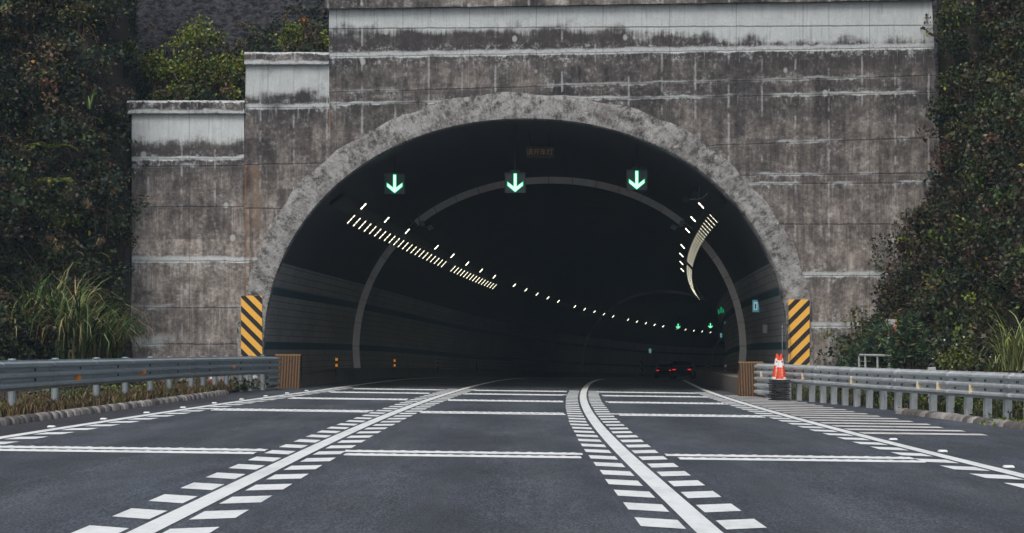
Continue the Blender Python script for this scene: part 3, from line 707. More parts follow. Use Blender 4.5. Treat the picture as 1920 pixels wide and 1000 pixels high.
def guardrail(name, pts, side, label, postY, mat, post_kind, refl, rmat, zpost, end_extra, splice=4.0, bstep=1.0):
    r = tag(empty(name, (0, 0, 0)), label, 'guardrail')
    path = spline(pts, .25); mb = beam_mesh(path, side)
    # splice overlaps and bolt slots along the beam
    ds = np.r_[0, np.cumsum(np.linalg.norm(np.diff(path[:, :2], axis=0), axis=1))]
    def pos(d): return np.array([np.interp(d, ds, path[:, k]) for k in range(3)])
    def frame(d):
        t = pos(min(ds[-1], d+.1))-pos(max(0, d-.1)); t /= np.linalg.norm(t); return t, np.array((t[1]*side, -t[0]*side, 0))
    bolts = MB(); d = .8; k = 0
    while d < ds[-1]-.2:
        t, nn = frame(d); p = pos(d); rz = math.atan2(t[1], t[0])
        for v in (-.169, -.337):
            for e in (-.045, .045):
                q = p+t*e+nn*.006; bolts.box((q[0], q[1], q[2]+v), (.03, .012, .06), rz=rz)
        d += bstep
    o = mb.build('beam', mat, r, True); sd = o.modifiers.new('sheet', 'SOLIDIFY'); sd.thickness = .006; sd.offset = 0
    bolts.build('bolt_pattern', M['bolt'], r)
    d = 2.0
    while d < ds[-1]-.5:
        sub = np.array([pos(d+.36*i/3) for i in range(4)]); oo = beam_mesh(sub, side, 0, .506, 3, .007).build('splice_lap', mat, r, True)
        m2 = oo.modifiers.new('sheet', 'SOLIDIFY'); m2.thickness = .005; m2.offset = 0; d += splice
    for (e0, e1) in end_extra:
        sub = np.array([pos(e0+(e1-e0)*i/8) for i in range(9)]); oo = beam_mesh(sub, side, -.52, .36, 2).build('lower_beam', mat, r, True)
        m2 = oo.modifiers.new('sheet', 'SOLIDIFY'); m2.thickness = .006; m2.offset = 0
    for Yp in postY:
        i = int(np.argmin(abs(path[:, 1]-Yp))); t, nn = frame(ds[i]); p = path[i]-nn*.10; zb = zpost(p[0], Yp)
        b = MB()
        if post_kind == 'round':
            b.tube([(p[0], p[1], zb-.15), (p[0], p[1], p[2]-.02)], .071, 14); b.lathe([(.071, 0), (.074, .004), (.074, .03), (.06, .045), (0, .05)], (p[0], p[1], p[2]-.022), 14)
        else:
            b.box((p[0], p[1], (zb-.15+p[2]-.12)/2), (.15, .13, p[2]-.12-zb+.15), rz=math.atan2(t[1], t[0])); 
        b.build('post', M['post'] if post_kind == 'round' else mat, r)
        s_ = MB(); q = path[i]-nn*.035; s_.box((q[0], q[1], q[2]-.25), (.12, .07, .28), rz=math.atan2(t[1], t[0])); s_.build('spacer', M['post'], r)
    for (px, v) in refl:
        i = int(np.argmin(abs(960+path[:, 0]/path[:, 1]*F-px))); t, nn = frame(ds[i]); p = path[i]+nn*.045; b = MB()
        # folded trapezoid plate standing off the valley of the beam
        u = np.array((1., -.15*side, 0)); u /= np.linalg.norm(u)
        c = [p+u*a+np.array((0, -.02, v+e)) for (a, e) in ((-.075, .09), (.085, .03), (.085, -.03), (-.075, -.09))]
        bk = [q+np.array((0, .012, 0)) for q in c]
        b.add(c+bk, [(0, 1, 2, 3), (7, 6, 5, 4), (0, 4, 5, 1), (1, 5, 6, 2), (2, 6, 7, 3), (3, 7, 4, 0)]); b.build('reflector', rmat, r)
    return path
zvl = lambda X, Y: .17
left_pts = [(-8.35, 24, 1.05), (-8.12, 40, 1.05), (-8.0, 50, 1.05), (-7.92, 57, 1.05), (-7.55, 62.5, 1.05), (-7.05, 67.5, 1.05), (-6.83, 70.0, 1.04)]
pathL = guardrail('guardrail', left_pts, 1, 'weathered blue grey three wave guardrail with round posts along the left verge',
          [27.5, 31.5, 35.5, 39.6, 43.1, 46.9, 50.3, 53.4, 56.3, 59, 60.4, 62.0, 63.6, 65.1, 66.5, 68.2], M['steel_dark'], 'round',
          [(141, -.34), (262, -.30), (430, -.26)], M['orange_refl'], zvl, [(44.3, 46.0)], 4.0, 4.0)
right_pts = [(10.5, 30, .78), (9.12, 44.8, .80), (8.06, 55, .82), (7.6, 60.6, .84), (7.02, 66.0, .85), (6.86, 67.25, .85)]
pathR = guardrail('guardrail', right_pts, -1, 'pale galvanised three wave guardrail with square posts along the right shoulder',
          list(np.arange(32, 66.5, 1.27)), M['steel'], 'square', [(1434, -.30), (1512, -.30), (1604, -.31), (1731, -.32), (1766, -.32), (1827, -.34)], M['cream_refl'], rp_z, [(34.9, 37.7)])
# pale steel drum at the left rail end
b = MB(); b.lathe([(0, 0), (.13, 0), (.13, .40), (.115, .44), (0, .45)], n=18)
o = b.build('end_post', M['grey_plastic'], None, True); o.location = ((478-960)*68.6/F, 68.35, .05); tag(o, 'short pale grey steel drum under the end of the left guardrail', 'end post')

# kerbs: rounded stones, one thing each run
def kerb(pts, label, step=.30, wid=.24, hgt=.15):
    P = spline(pts, .05); d = np.r_[0, np.cumsum(np.linalg.norm(np.diff(P[:, :2], axis=0), axis=1))]; mb = MB(); s = 0
    while s < d[-1]-step:
        L = step*random.uniform(.6, 1.15); c = np.array([np.interp(s+L/2, d, P[:, k]) for k in range(3)]); e = np.array([np.interp(s+L, d, P[:, k]) for k in range(3)])
        a = np.array([np.interp(s, d, P[:, k]) for k in range(3)]); rz = math.atan2((e-a)[1], (e-a)[0]); j = random.uniform(-.02, .02)
        V = []; K = 7; t = (e-a)/np.linalg.norm(e-a); nn = np.array((t[1], -t[0], 0)); ln = L*.47
        for q, sc_ in ((-ln, .86), (-ln*.8, 1), (ln*.8, 1), (ln, .86)):
            for i in range(K):
                th = pi*i/(K-1); rr = sc_*random.uniform(.95, 1.04); V.append(c+t*q+nn*(cos(th)*wid/2*rr+j)+np.array((0, 0, -.03+hgt*(sin(th)**.6)*rr)))
        mb.add(V, [(i*K+k, i*K+k+1, (i+1)*K+k+1, (i+1)*K+k) for i in range(3) for k in range(K-1)]+[tuple(range(K-1, -1, -1)), tuple(3*K+k for k in range(K))], random.choice((0, 0, 1, 1, 2))); s += L
    return tag(mb.build('kerb', [M['kerb'], plain('dark_kerb_stone', (.10, .092, .085), .9, 0, .7, 5), plain('pale_kerb_stone', (.33, .315, .295), .9, 0, .6, 5)], None, True), label, 'kerb')
kl = lambda Y: float(np.interp(Y, [20, 36, 50, 62], [-7.85, -7.66, -7.42, -7.35]))
kerb([(kl(y), y, rp_z(kl(y), y)) for y in (20, 36, 43, 50, 56, 61.5)], 'rough rounded stone kerb edging the left verge below the guardrail')
kerb([(8.9, 34, -.12), (8.62, 41, -.13), (8.42, 46, -.12), (8.12, 50.5, -.12)], 'broken rounded stone kerb at the foot of the right guardrail posts', .6, .34, .16)

# ------------------------------------------------------------------ cones stacked at the right rail
def cone_proto():
    r = empty('traffic_cone')
    b = MB(); b.box((0, 0, .017), (.40, .40, .034), taper=.97); b.build('base', M['rubber'], r, bevel=.008)
    rad = lambda z: .145-.115*(z-.034)/.666
    def sl(z0, z1): return [(rad(z0), z0), (rad(z1), z1)]
    b = MB(); b.lathe([(rad(.034)-.012, .034), (rad(.68)-.008, .68)]+sl(.70, .034)[0:1]+[(rad(.70)-.012, .705)]+[(0.0, .705)][:0], n=24)
    b.lathe(sl(.034, .10), n=24, m=1); b.lathe(sl(.10, .40), n=24); b.lathe(sl(.40, .58), n=24, m=1); b.lathe(sl(.58, .70), n=24)
    b.build('body', [M['cone'], M['cone_white']], r, True); return r
cone = cone_proto(); cu_ = False
for (X0, Y0, nst, where) in ((6.99, 62.4, 12, 'front'), (6.965, 63.0, 12, 'rear')):
    for k in range(nst):
        o = cone if not cu_ else copy_tree(cone); cu_ = True
        z = rp_z(X0, Y0)+.002+.046*k
        o.location = (X0+random.uniform(-.018, .018)*(k > 0), Y0+random.uniform(-.015, .015), z); o.rotation_euler = (0, 0, random.uniform(-.12, .12)+.1)
        if k == nst-1:
            tag(o, 'orange and white traffic cone on top of the %s stack by the right rail' % where, 'traffic cone', 'stacked traffic cones')
            pr = MB(); rad = lambda z: .146-.115*(z-.034)/.666
            def mark(az, zc, w_, h_, m=0):
                rr = rad(zc)+.003; a0, a1 = az-w_/2/rr, az+w_/2/rr; V = []
                for aa in np.linspace(a0, a1, 4):
                    for zz in (zc-h_/2, zc+h_/2): V.append((cos(aa)*(rad(zz)+.003), sin(aa)*(rad(zz)+.003), zz))
                pr.add(V, [(2*i, 2*i+2, 2*i+3, 2*i+1) for i in range(3)], m)
            for q in range(4):         # column of white block characters, front of the cone
                zc = .355-.068*q
                for (da, dz, w_, h_) in ((0, .022, .06, .009), (0, 0, .05, .008), (0, -.02, .066, .009), (-.14, 0, .009, .05), (.16, .0, .009, .046), (0, .005, .009, .05)):
                    if random.random() < .85: mark(-pi/2-.25+da, zc+dz, w_, h_)
            for q in range(5):         # red script on the white band
                mark(-pi/2-.5+q*.24, .50+.012*((q % 2)-.5), .018, .04, 1); mark(-pi/2-.45+q*.24, .50, .028, .012, 1)
            pr.build('printing', [M['cone_white'], M['cone_red']], o)
        else: tag(o, 'traffic cone nested in the %s stack by the right rail, only its black base showing' % where, 'traffic cone', 'stacked traffic cones')
b = MB(); b.tube([(0, 0, 0), (0, 0, .95)], .014, 8); b.tube([(0, 0, .95), (0, 0, 1.62)], .010, 8); b.lathe([(.022, 1.60), (.022, 1.66), (0, 1.67)], n=10)
o = b.build('marker_rod', M['post']); o.location = ((1461.5-960)*66.8/F+.08, 66.8, .25); tag(o, 'thin grey upright rod behind the stacked cones', 'rod')

# ------------------------------------------------------------------ ground and hills
def cap(z, c): return z if z < c else c+.06*(z-c)
def bankL(X, Y):
    foot = -12.9-.5*max(0, 62-Y); z = .12+2.2*max(0, foot-X)
    t = max(0, min(1, (X+13.0)/1.6)); f = 67.4+4.4*t**1.5
    return cap(max(z, min((2.9+6*t)*(Y-f), 30) if X < -11.3 else z), 15)
def bankR(X, Y):
    foot = 11.05+.42*max(0, 57-Y)-.9*max(0, min(1, (Y-67)/4)); z = -.16+2.3*max(0, X-foot)
    t = max(0, min(1, (14.2-X)/1.3)); f = 69.0+2.8*t
    return cap(max(z, min((3.0+6*t)*(Y-f), 30) if X > 12.85 else z), 15)
def back(X, Y):
    base = float(np.interp(X, [-40, -14, -11, -8.3, -7.6, -5.8, -5.2, 12, 13.2, 30], [11, 8.6, 8.3, 8.4, 9.7, 9.8, 11.3, 11.5, 8, 11]))
    return cap(base+.35*(min(Y, 76)-73.3)+2.3*max(0, Y-76), 26)
def grid(name, xs, ys, fn, mat, label=None, jit=.0, skirt=None):
    V = []; nx = len(xs)
    for y in ys:
        for x in xs: V.append((x, y, fn(x, y)+RNG.normal(0, jit)))
    Q = [(j*nx+i, j*nx+i+1, (j+1)*nx+i+1, (j+1)*nx+i) for j in range(len(ys)-1) for i in range(nx-1)]
    if skirt:
        b0 = len(V)
        for x in xs: V.append((x, ys[0], fn(x, ys[0])-skirt(x)))
        Q += [(i+1, i, b0+i, b0+i+1) for i in range(nx-1)]
    o = fast_mesh(name, V, Q, mat, None, None, True); return tag(o, None, None, None, 'structure')
grid('ground', [-130, -60, -30, -20, -14, -10, -9.4, -9.2, 13.2, 13.4, 16, 20, 30, 60, 130], [-60, -20, 0, 20, 40, 60, 72.0], lambda x, y: -.06 if x < 0 else -.32, M['soil'])
# left verge behind the kerb
kx = [0, .12, .5, 1.2, 2.2, 3.4, 5]
V = []; ys = list(np.arange(20, 72, 1.0))
for y in ys:
    for i, d in enumerate(kx): V.append((kl(y)-.05-d, y, rp_z(kl(y), y)+[.04, .10, .10, .09, .1, .1, .1][i]+RNG.normal(0, .015)))
n = len(kx); fast_mesh('verge', V, [(j*n+i, (j+1)*n+i, (j+1)*n+i+1, j*n+i+1) for j in range(len(ys)-1) for i in range(n-1)], M['soil'], None, None, True)['kind'] = 'structure'
V = []; ys = list(np.arange(30, 72, 1.0)); kx = [0, .15, .6, 1.5, 3, 5, 8]
rx = lambda y: float(np.interp(y, [30, 44.8, 55, 60.6, 66, 72], [10.3, 8.95, 8.1, 7.75, 7.2, 7.0]))
for y in ys:
    for i, d in enumerate(kx): V.append((rx(y)+.05+d, y, rp_z(rx(y), y)+(-.02 if i == 0 else .02)+RNG.normal(0, .015)))
n = len(kx); fast_mesh('verge', V, [(j*n+i, j*n+i+1, (j+1)*n+i+1, (j+1)*n+i) for j in range(len(ys)-1) for i in range(n-1)], M['soil'], None, None, True)['kind'] = 'structure'
fx = [-120, -60, -40, -30, -25]+list(np.arange(-22, -14, .5))+list(np.arange(-14, -11.3, .2))+[-11.25]
grid('hillside', fx, list(np.arange(30, 71.6, .8))+[71.95], bankL, M['soil'], jit=.04)
grid('hillside', [x for x in fx if x < -11.42]+[-11.42], [71.95, 72.4, 73.3], bankL, M['soil'])
gx = list(np.arange(10, 15, .2))+list(np.arange(15, 22.5, .5))+[25, 30, 40, 60, 120]
grid('hillside', gx, list(np.arange(30, 71.6, .8))+[71.95], bankR, M['soil'], jit=.04)
grid('hillside', [12.93]+[x for x in gx if x > 12.98], [71.95, 72.4, 73.3], bankR, M['soil'])
grid('hillside', [-120, -60, -40, -25, -18]+list(np.arange(-16, 18.1, .5))+[25, 40, 60, 120], [73.32, 74, 75, 76, 77, 78.5, 80, 83, 88, 100, 140], back, M['rock'], skirt=lambda x: 12 if (x < -12 or x > 13.3) else .3)
# sprayed concrete slope above the middle step
V = []; xs = np.arange(-12.2, -3.9, .12); zs = np.arange(0, 9, .12)
for zz in zs:
    for x in xs: V.append((x, 75.7+zz*.36+.10*sin(x*1.7+zz)+RNG.normal(0, .025)+.05*sin(x*5.1)*sin(zz*4.3), 9.0+zz))
n = len(xs); tag(fast_mesh('rock_slope', V, [(j*n+i, j*n+i+1, (j+1)*n+i+1, (j+1)*n+i) for j in range(len(zs)-1) for i in range(n-1)], M['rock'], None, None, True), None, None, None, 'structure')

# ------------------------------------------------------------------ vegetation
def unit(v): return v/(np.linalg.norm(v, axis=1, keepdims=True)+1e-9)
def leaf_mesh(name, C, size, col, parent=None, ratio=.30, D=None, up=.35, mat='leaf'):
    n = len(C); d = RNG.normal(size=(n, 3)) if D is None else D+RNG.normal(size=(n, 3))*.25
    d[:, 2] += up*.0 if D is not None else -.15; d = unit(d); q = RNG.normal(size=(n, 3)); q[:, 2] += up; w = unit(np.cross(d, q)); nn = np.cross(w, d); s = size[:, None]
    V = np.stack([C, C+d*s*.48+w*s*ratio+nn*s*.07, C+d*s-nn*s*.10, C+d*s*.48-w*s*ratio+nn*s*.07], 1).reshape(-1, 3)
    Q = np.arange(4*n).reshape(n, 4)
    return fast_mesh(name, V, Q, M[mat], np.repeat(col, 4, 0), parent)
PAL = {'dark': (.020, .034, .016), 'mid': (.036, .056, .018), 'olive': (.060, .064, .020), 'brown': (.060, .040, .024), 'dry': (.115, .082, .046), 'red': (.075, .036, .022), 'bright': (.115, .165, .024), 'yellow': (.21, .215, .040), 'orange': (.42, .20, .035), 'blue': (.018, .036, .028)}
def cols(names, probs, n, var=.35):
    P = np.array([PAL[k] for k in names]); i = RNG.choice(len(names), n, p=np.array(probs)/sum(probs)); c = P[i]*(1+RNG.normal(0, var, (n, 1))).clip(.35, 2.0); return c*(1+RNG.normal(0, .08, (n, 3)))
def undergrowth(name, region, fn, nclump, names, probs, xr, lsize=(.07, .15), per=36, thick=.38):
    (x0, x1), (y0, y1) = region; C = []; SZ = []; CO = []; k = 0
    while k < nclump:
        X, Y = RNG.uniform(x0, x1), RNG.uniform(y0, y1); z = fn(X, Y)
        if not xr(X, Y, z): continue
        e = .05; gx_, gy_ = (fn(X+e, Y)-fn(X-e, Y))/(2*e), (fn(X, Y+e)-fn(X, Y-e))/(2*e); J = sqrt(1+gx_*gx_+gy_*gy_)
        if RNG.random() > J/5: continue
        nv = np.array((-gx_, -gy_, 1))/J; r = RNG.uniform(.16, .5); lump = sin(X*1.9+1.3*sin(z*.9))+sin(z*1.7+Y*.8+sin(X*1.1)*1.4)
        h = abs(RNG.normal(0, thick))*(1+.45*lump)+.02
        m = int(per*(r/.33)**1.5); c = np.array((X, Y, z))+nv*h
        p = unit(RNG.normal(size=(m, 3)))*RNG.uniform(.25, 1, (m, 1))**.5*np.array((r, r, r*.75)); C.append(c+p)
        SZ.append(RNG.uniform(*lsize, m)*RNG.uniform(.75, 1.4)); base = cols(names, probs, 1, .45)*(1+.18*lump)
        cc = np.repeat(base, m, 0)*(1+RNG.normal(0, .22, (m, 1))).clip(.5, 1.8)
        odd = RNG.random(m) < .014; cc[odd] = cols(['yellow', 'dry', 'orange', 'bright'], [.4, .4, .08, .3], odd.sum()); CO.append(cc); k += 1
    return tag(leaf_mesh(name, np.concatenate(C), np.concatenate(SZ), np.concatenate(CO)), None, None, None, 'stuff')
def lab(o, l, c): o['label'] = l; o['category'] = c
inL = lambda X, Y, z: z < 14.5 and not (X > -12.05 and Y > 70.7) and z > .3
inR = lambda X, Y, z: z < 14.5 and not (X < 13.3 and Y > 71.2 and z > 6.5) and z > -.05
o = undergrowth('hillside_undergrowth', ((-17.5, -11.5), (56, 73.2)), bankL, 5200, ['dark', 'mid', 'olive', 'brown', 'dry', 'red', 'blue'], [.38, .2, .12, .14, .05, .03, .12], inL)
lab(o, 'dense dark tangled undergrowth covering the bank left of the portal', 'undergrowth')
o = undergrowth('hillside_undergrowth', ((-14, -5.7), (73.4, 76.6)), back, 420, ['dark', 'mid', 'olive', 'brown', 'dry'], [.3, .3, .2, .12, .1], lambda X, Y, z: True)
lab(o, 'low green undergrowth on the ledge above the stepped left wall', 'undergrowth')
o = undergrowth('hillside_undergrowth', ((10.3, 17.5), (47, 73.2)), bankR, 5600, ['dark', 'mid', 'olive', 'brown', 'dry', 'red', 'bright'], [.33, .22, .16, .17, .05, .06, .03], inR)
lab(o, 'dense dark climbing undergrowth covering the bank right of the portal', 'undergrowth')

def shrub(name, label, cat, loc, r, nleaf, size, names, probs, group=None, ratio=.3, nclump=16, stems=6):
    root = tag(empty(name, loc), label, cat, group); r = np.array(r)
    cc = unit(RNG.normal(size=(nclump, 3)))*RNG.uniform(.25, .95, (nclump, 1)); cc[:, 2] = abs(cc[:, 2])*1.1-.05
    ci = RNG.integers(0, nclump, nleaf); ct = RNG.uniform(.6, 1.5, (nclump, 1))
    C = (cc[ci]+RNG.normal(0, .17, (nleaf, 3)))*r+np.array((0, 0, r[2]*.35))
    col = cols(names, probs, nleaf, .25)*ct[ci]
    leaf_mesh('foliage', C, RNG.uniform(size*.6, size*1.3, nleaf), col, root, ratio)
    b = MB()
    for k in range(stems):
        e = cc[k % nclump]*r*.8+np.array((0, 0, r[2]*.35)); b.tube([(0, 0, -.35), e*.45+RNG.normal(0, .04, 3), e], [.03, .02, .008], 5)
    b.build('stem', M['bark'], root); return root
def P3(px, py, Y): return ((px-960)*Y/F, Y, CAMH-(py-658)*Y/F)
PAL.update({'leafy': (.19, .235, .035), 'leafy2': (.12, .165, .028), 'lime': (.30, .29, .05)})
TG = (['leafy', 'leafy2', 'lime', 'olive', 'mid'], [.42, .34, .12, .12, .1])
for i, (px, py, Y, rr, l) in enumerate(((395, 135, 74.3, (1.25, .8, 1.0), 'largest bright green bush on the ledge above the low wall step'), (372, 62, 75.0, (.95, .6, .8), 'yellow green bush behind the largest bush, below the sprayed slope'),
        (545, 70, 74.6, (.42, .4, .75), 'slim upright green bush with orange tip above the middle coping'), (330, 170, 74.0, (.7, .6, .7), 'green bush at the left corner behind the low coping'), (470, 100, 74.9, (.6, .45, .45), 'low green bush between the two ledge bushes above the coping'),
        (612, 60, 74.2, (.20, .3, .45), 'narrow strip of yellow green bush against the main wall edge'), (440, 165, 74.2, (.45, .4, .5), 'dark green bush right behind the end of the low coping'), (290, 120, 74.2, (.7, .5, .9), 'dull green bush left of the largest ledge bush'))):
    shrub('bush', l, 'bush', P3(px, py+34, Y), rr, int(1500*rr[0]*rr[2])+350, .11, *TG, 'bushes on the ledge', .32)
o = shrub('bush', 'small orange leaved sprig at the top of the slim upright bush', 'bush', P3(570, 42, 74.5), (.14, .14, .14), 90, .09, ['orange', 'dry'], [.6, .4], None, .3, 5, 2)
# leafy sprays on the right bank, catching light
for (px, py, Y, rr, l) in ((1815, 470, 64.5, (.85, .5, 1.1), 'bright leafy climber catching the light halfway up the right bank'), (1850, 330, 66.5, (.8, .5, .9), 'yellow green climber above the bright one on the right bank'), (1900, 250, 66, (.5, .4, .8), 'olive climber at the right edge of the picture, upper bank'),
        (1800, 140, 70, (.55, .4, .6), 'bluish green spray of leaves beside the upper right wall edge'), (1790, 20, 71, (.6, .4, .6), 'dull green spray at the top right wall corner'), (1780, 590, 62, (.5, .4, .5), 'dull green bush above the right rail, left of the flowers'), (1890, 560, 61, (.7, .4, .8), 'dark broad leaved bush above the right rail near the picture edge')):
    shrub('climber', l, 'climber', P3(px, py+30, Y), rr, int(1100*rr[0]*rr[2])+200, .12, ['bright', 'mid', 'olive', 'yellow', 'dark'], [.14, .34, .24, .06, .3], 'climbers on the right bank', .3, 12, 4)
for (px, py, Y, rr, l) in ((238, 40, 72.6, (.42, .3, .9), 'dark ivy on the bank left of the sprayed slope'), (232, 140, 72.2, (.38, .3, .8), 'dark ivy between the left bank and the ledge bushes'), (1785, 85, 70.9, (.45, .35, .9), 'dark green ivy mass against the upper right wall edge'), (1778, 215, 71.0, (.38, .3, .75), 'dark green ivy hanging beside the middle of the right wall edge'), (226, 240, 71.0, (.28, .3, .8), 'dark ivy beside the end of the low coping'), (224, 345, 70.8, (.30, .3, .9), 'dark ivy against the left wall edge, middle height'), (226, 430, 70.5, (.28, .3, .7), 'dark ivy against the left wall edge above the reeds')):
    shrub('ivy', l, 'ivy', P3(px, py+25, Y), rr, int(2600*rr[0]*rr[2])+400, .10, ['dark', 'mid', 'blue', 'olive', 'brown'], [.36, .26, .14, .12, .12], 'ivy along the wall edges', .32, 18, 4)
# reddish dry creeper that hangs over the wall's lower right corner
for (px, py, Y, rr, l) in ((1735, 395, 71.2, (.40, .35, .8), 'bare brown creeper hanging on the upper right wall edge'), (1715, 465, 71.0, (.62, .4, .9), 'reddish brown creeper spreading over the right wall, middle'), (1690, 545, 70.3, (.75, .45, .8), 'brown green creeper bulging over the right wall above the oleander'), (1755, 520, 69, (.7, .45, 1.0), 'dark brown creeper right of the others on the bank')):
    shrub('creeper', l, 'creeper', P3(px, py+40, Y), rr, int(1500*rr[0]*rr[2])+250, .095, ['brown', 'red', 'olive', 'dark', 'dry'], [.32, .22, .16, .25, .06], 'creepers over the right wall', .28, 16, 9)
# oleander with whorls of narrow leaves
def oleander(loc, r, h, ntip, label):
    root = tag(empty('oleander', loc), label, 'shrub', 'oleanders behind the right rail'); C = []; D = []; b = MB()
    for k in range(ntip):
        a, q = RNG.uniform(0, 2*pi), sqrt(RNG.random()); tip = np.array((cos(a)*q*r, sin(a)*q*r*.7, h*RNG.uniform(.35, 1.05)*(1-.35*q)))
        b.tube([(tip[0]*.15, tip[1]*.15, -.2), tip*np.array((.7, .7, .6)), tip], [.016, .011, .006], 5)
        for j in range(22):
            th = RNG.uniform(0, 2*pi); el = RNG.uniform(-.15, 1.1); C.append(tip-np.array((0, 0, RNG.uniform(0, .30)))*1.0+np.array((0, 0, .02))); D.append((cos(th)*cos(el), sin(th)*cos(el), sin(el)))
    n = len(C); c = cols(['blue', 'mid', 'dark', 'olive'], [.35, .35, .2, .1], n, .25)*2.5
    leaf_mesh('foliage', np.array(C), RNG.uniform(.17, .27, n), c, root, .10, np.array(D)); b.build('stem', M['bark'], root)
oleander(P3(1655, 700, 64.0), .62, 1.45, 60, 'tallest dark oleander shrub behind the right guardrail')
oleander(P3(1625, 705, 66.5), .5, 1.2, 42, 'left oleander shrub against the right portal wall')
oleander(P3(1708, 705, 61.5), .62, 1.75, 66, 'right oleander shrub partly hiding the orange sign')
oleander(P3(1585, 708, 67.5), .35, .6, 18, 'small low oleander nearest the right hazard board')
# flowering bush with white specks and low plants behind the rail
def flowers(px, py, Y, n, spread, label):
    C = np.array(P3(px, py, Y))+RNG.normal(size=(n, 3))*np.array(spread); b = shrub('flowering_bush', label, 'bush', P3(px, py+40, Y), (spread[0]*2.0, .4, spread[2]*1.6), 700, .085, ['bright', 'mid', 'yellow', 'olive'], [.4, .25, .15, .2])
    o = leaf_mesh('flower', C-np.array(P3(px, py+40, Y)), RNG.uniform(.035, .06, n), np.tile((.7, .7, .55), (n, 1)), b, .5); o['kind'] = 'stuff'
flowers(1795, 655, 54.5, 26, (.28, .12, .28), 'light green bush with small white flowers behind the right rail')
# grasses
def blades(name, mat, base, n, L, spread, droop, wid, names, probs, parent=None, lean=(0, 0), segs=6):
    V = []; CO = []; Q = []; c = cols(names, probs, n, .3)
    for i in range(n):
        a = RNG.uniform(0, 2*pi); q = spread*sqrt(RNG.random()); p = np.array(base)+np.array((cos(a)*q, sin(a)*q*.7, 0)); az = RNG.uniform(0, 2*pi); l = L*RNG.uniform(.5, 1.1); el = RNG.uniform(1.1, 1.5); dr = droop*RNG.uniform(.4, 1.3)
        w = wid*RNG.uniform(.7, 1.3); sd = np.array((-sin(az), cos(az), 0)); b0 = len(V)
        tw = RNG.uniform(-.5, .5)
        for k in range(segs+1):
            u = k/segs; ww = w*(1-u)**.6*(.55+.45*min(1, u*4)) if k < segs else .001
            s2 = sd*cos(tw*u*2)+np.array((cos(az), sin(az), 0))*sin(tw*u*2)
            V += [p-s2*ww/2, p+s2*ww/2]; col = c[i]*(1+.25*u); CO += [col, col]
            e = el-dr*u**1.6; p = p+np.array((cos(az)*cos(e)+lean[0]*u, sin(az)*cos(e)+lean[1]*u, sin(e)))*l/segs
        Q += [(b0+2*k, b0+2*k+1, b0+2*k+3, b0+2*k+2) for k in range(segs)]
    return fast_mesh(name, V, Q, M[mat], np.array(CO), parent, True)
PAL.update({'reed': (.115, .165, .05), 'reedpale': (.25, .29, .12), 'straw': (.32, .22, .10), 'deadgrass': (.155, .098, .05), 'vividgreen': (.075, .15, .03)})
for i, (px, py, Y, n, L, sp, l) in enumerate(((70, 668, 64, 95, 2.7, .5, 'tall arching reed grass clump left of centre on the left verge'), (130, 668, 63.5, 95, 2.7, .4, 'tall bright reed grass clump nearest the middle of the left verge'), (25, 668, 63, 70, 2.1, .4, 'reed grass clump at the left picture edge behind the rail'),
        (182, 668, 65.5, 80, 2.0, .45, 'reed grass clump with yellow blades, second from the portal wall'), (208, 668, 67, 50, 1.8, .28, 'reed grass clump touching the left portal wall edge'), (105, 620, 66, 70, 2.4, .5, 'reed grass clump rising behind the tall arching ones'))):
    r = tag(empty('reed_grass', P3(px, py, Y)), l, 'grass clump', 'reed grass on the left verge')
    blades('blades', 'grass', (0, 0, -.1), int(n*1.9), L*1.2, sp*1.1, 3.0, .066, ['reed', 'reedpale', 'straw', 'vividgreen', 'mid', 'dark'], [.30, .26, .10, .08, .2, .1], r, (0, -.25))
    if i < 4: blades('dead_blades', 'grass', (0, 0, -.1), 26, L*.8, sp*1.1, 3.2, .045, ['straw', 'deadgrass'], [.6, .4], r)
r = tag(empty('reed_grass', P3(1912, 695, 51.5)), 'yellow green drooping grass clump at the right picture edge', 'grass clump'); blades('blades', 'grass', (0, 0, 0), 160, 1.9, .4, 2.7, .032, ['reedpale', 'reed', 'yellow'], [.5, .4, .2], r)
r = tag(empty('reed_grass', P3(75, 190, 70)), 'single upright green grass tuft high on the left bank', 'grass clump'); blades('blades', 'grass', (0, 0, 0), 12, 1.3, .06, .9, .06, ['reed', 'vividgreen'], [.6, .5], r)
r = tag(empty('reed_grass', P3(167, 205, 69)), 'second thin green grass tuft high on the left bank', 'grass clump'); blades('blades', 'grass', (0, 0, 0), 9, .85, .06, 1.1, .045, ['reed', 'vividgreen'], [.6, .5], r)
r = tag(empty('reed_grass', P3(1862, 695, 52.5)), 'small broad leaved grass tuft above the right rail', 'grass clump'); blades('blades', 'grass', (0, 0, -.1), 22, .75, .12, 2.2, .05, ['reed', 'reedpale'], [.6, .5], r)
r = tag(empty('reed_grass', P3(142, 755, 47.0)), 'bright green grass tuft under the left guardrail', 'grass clump'); blades('blades', 'grass', (0, 0, -.05), 70, .55, .2, 1.8, .016, ['reed', 'vividgreen', 'reedpale'], [.4, .4, .2], r)
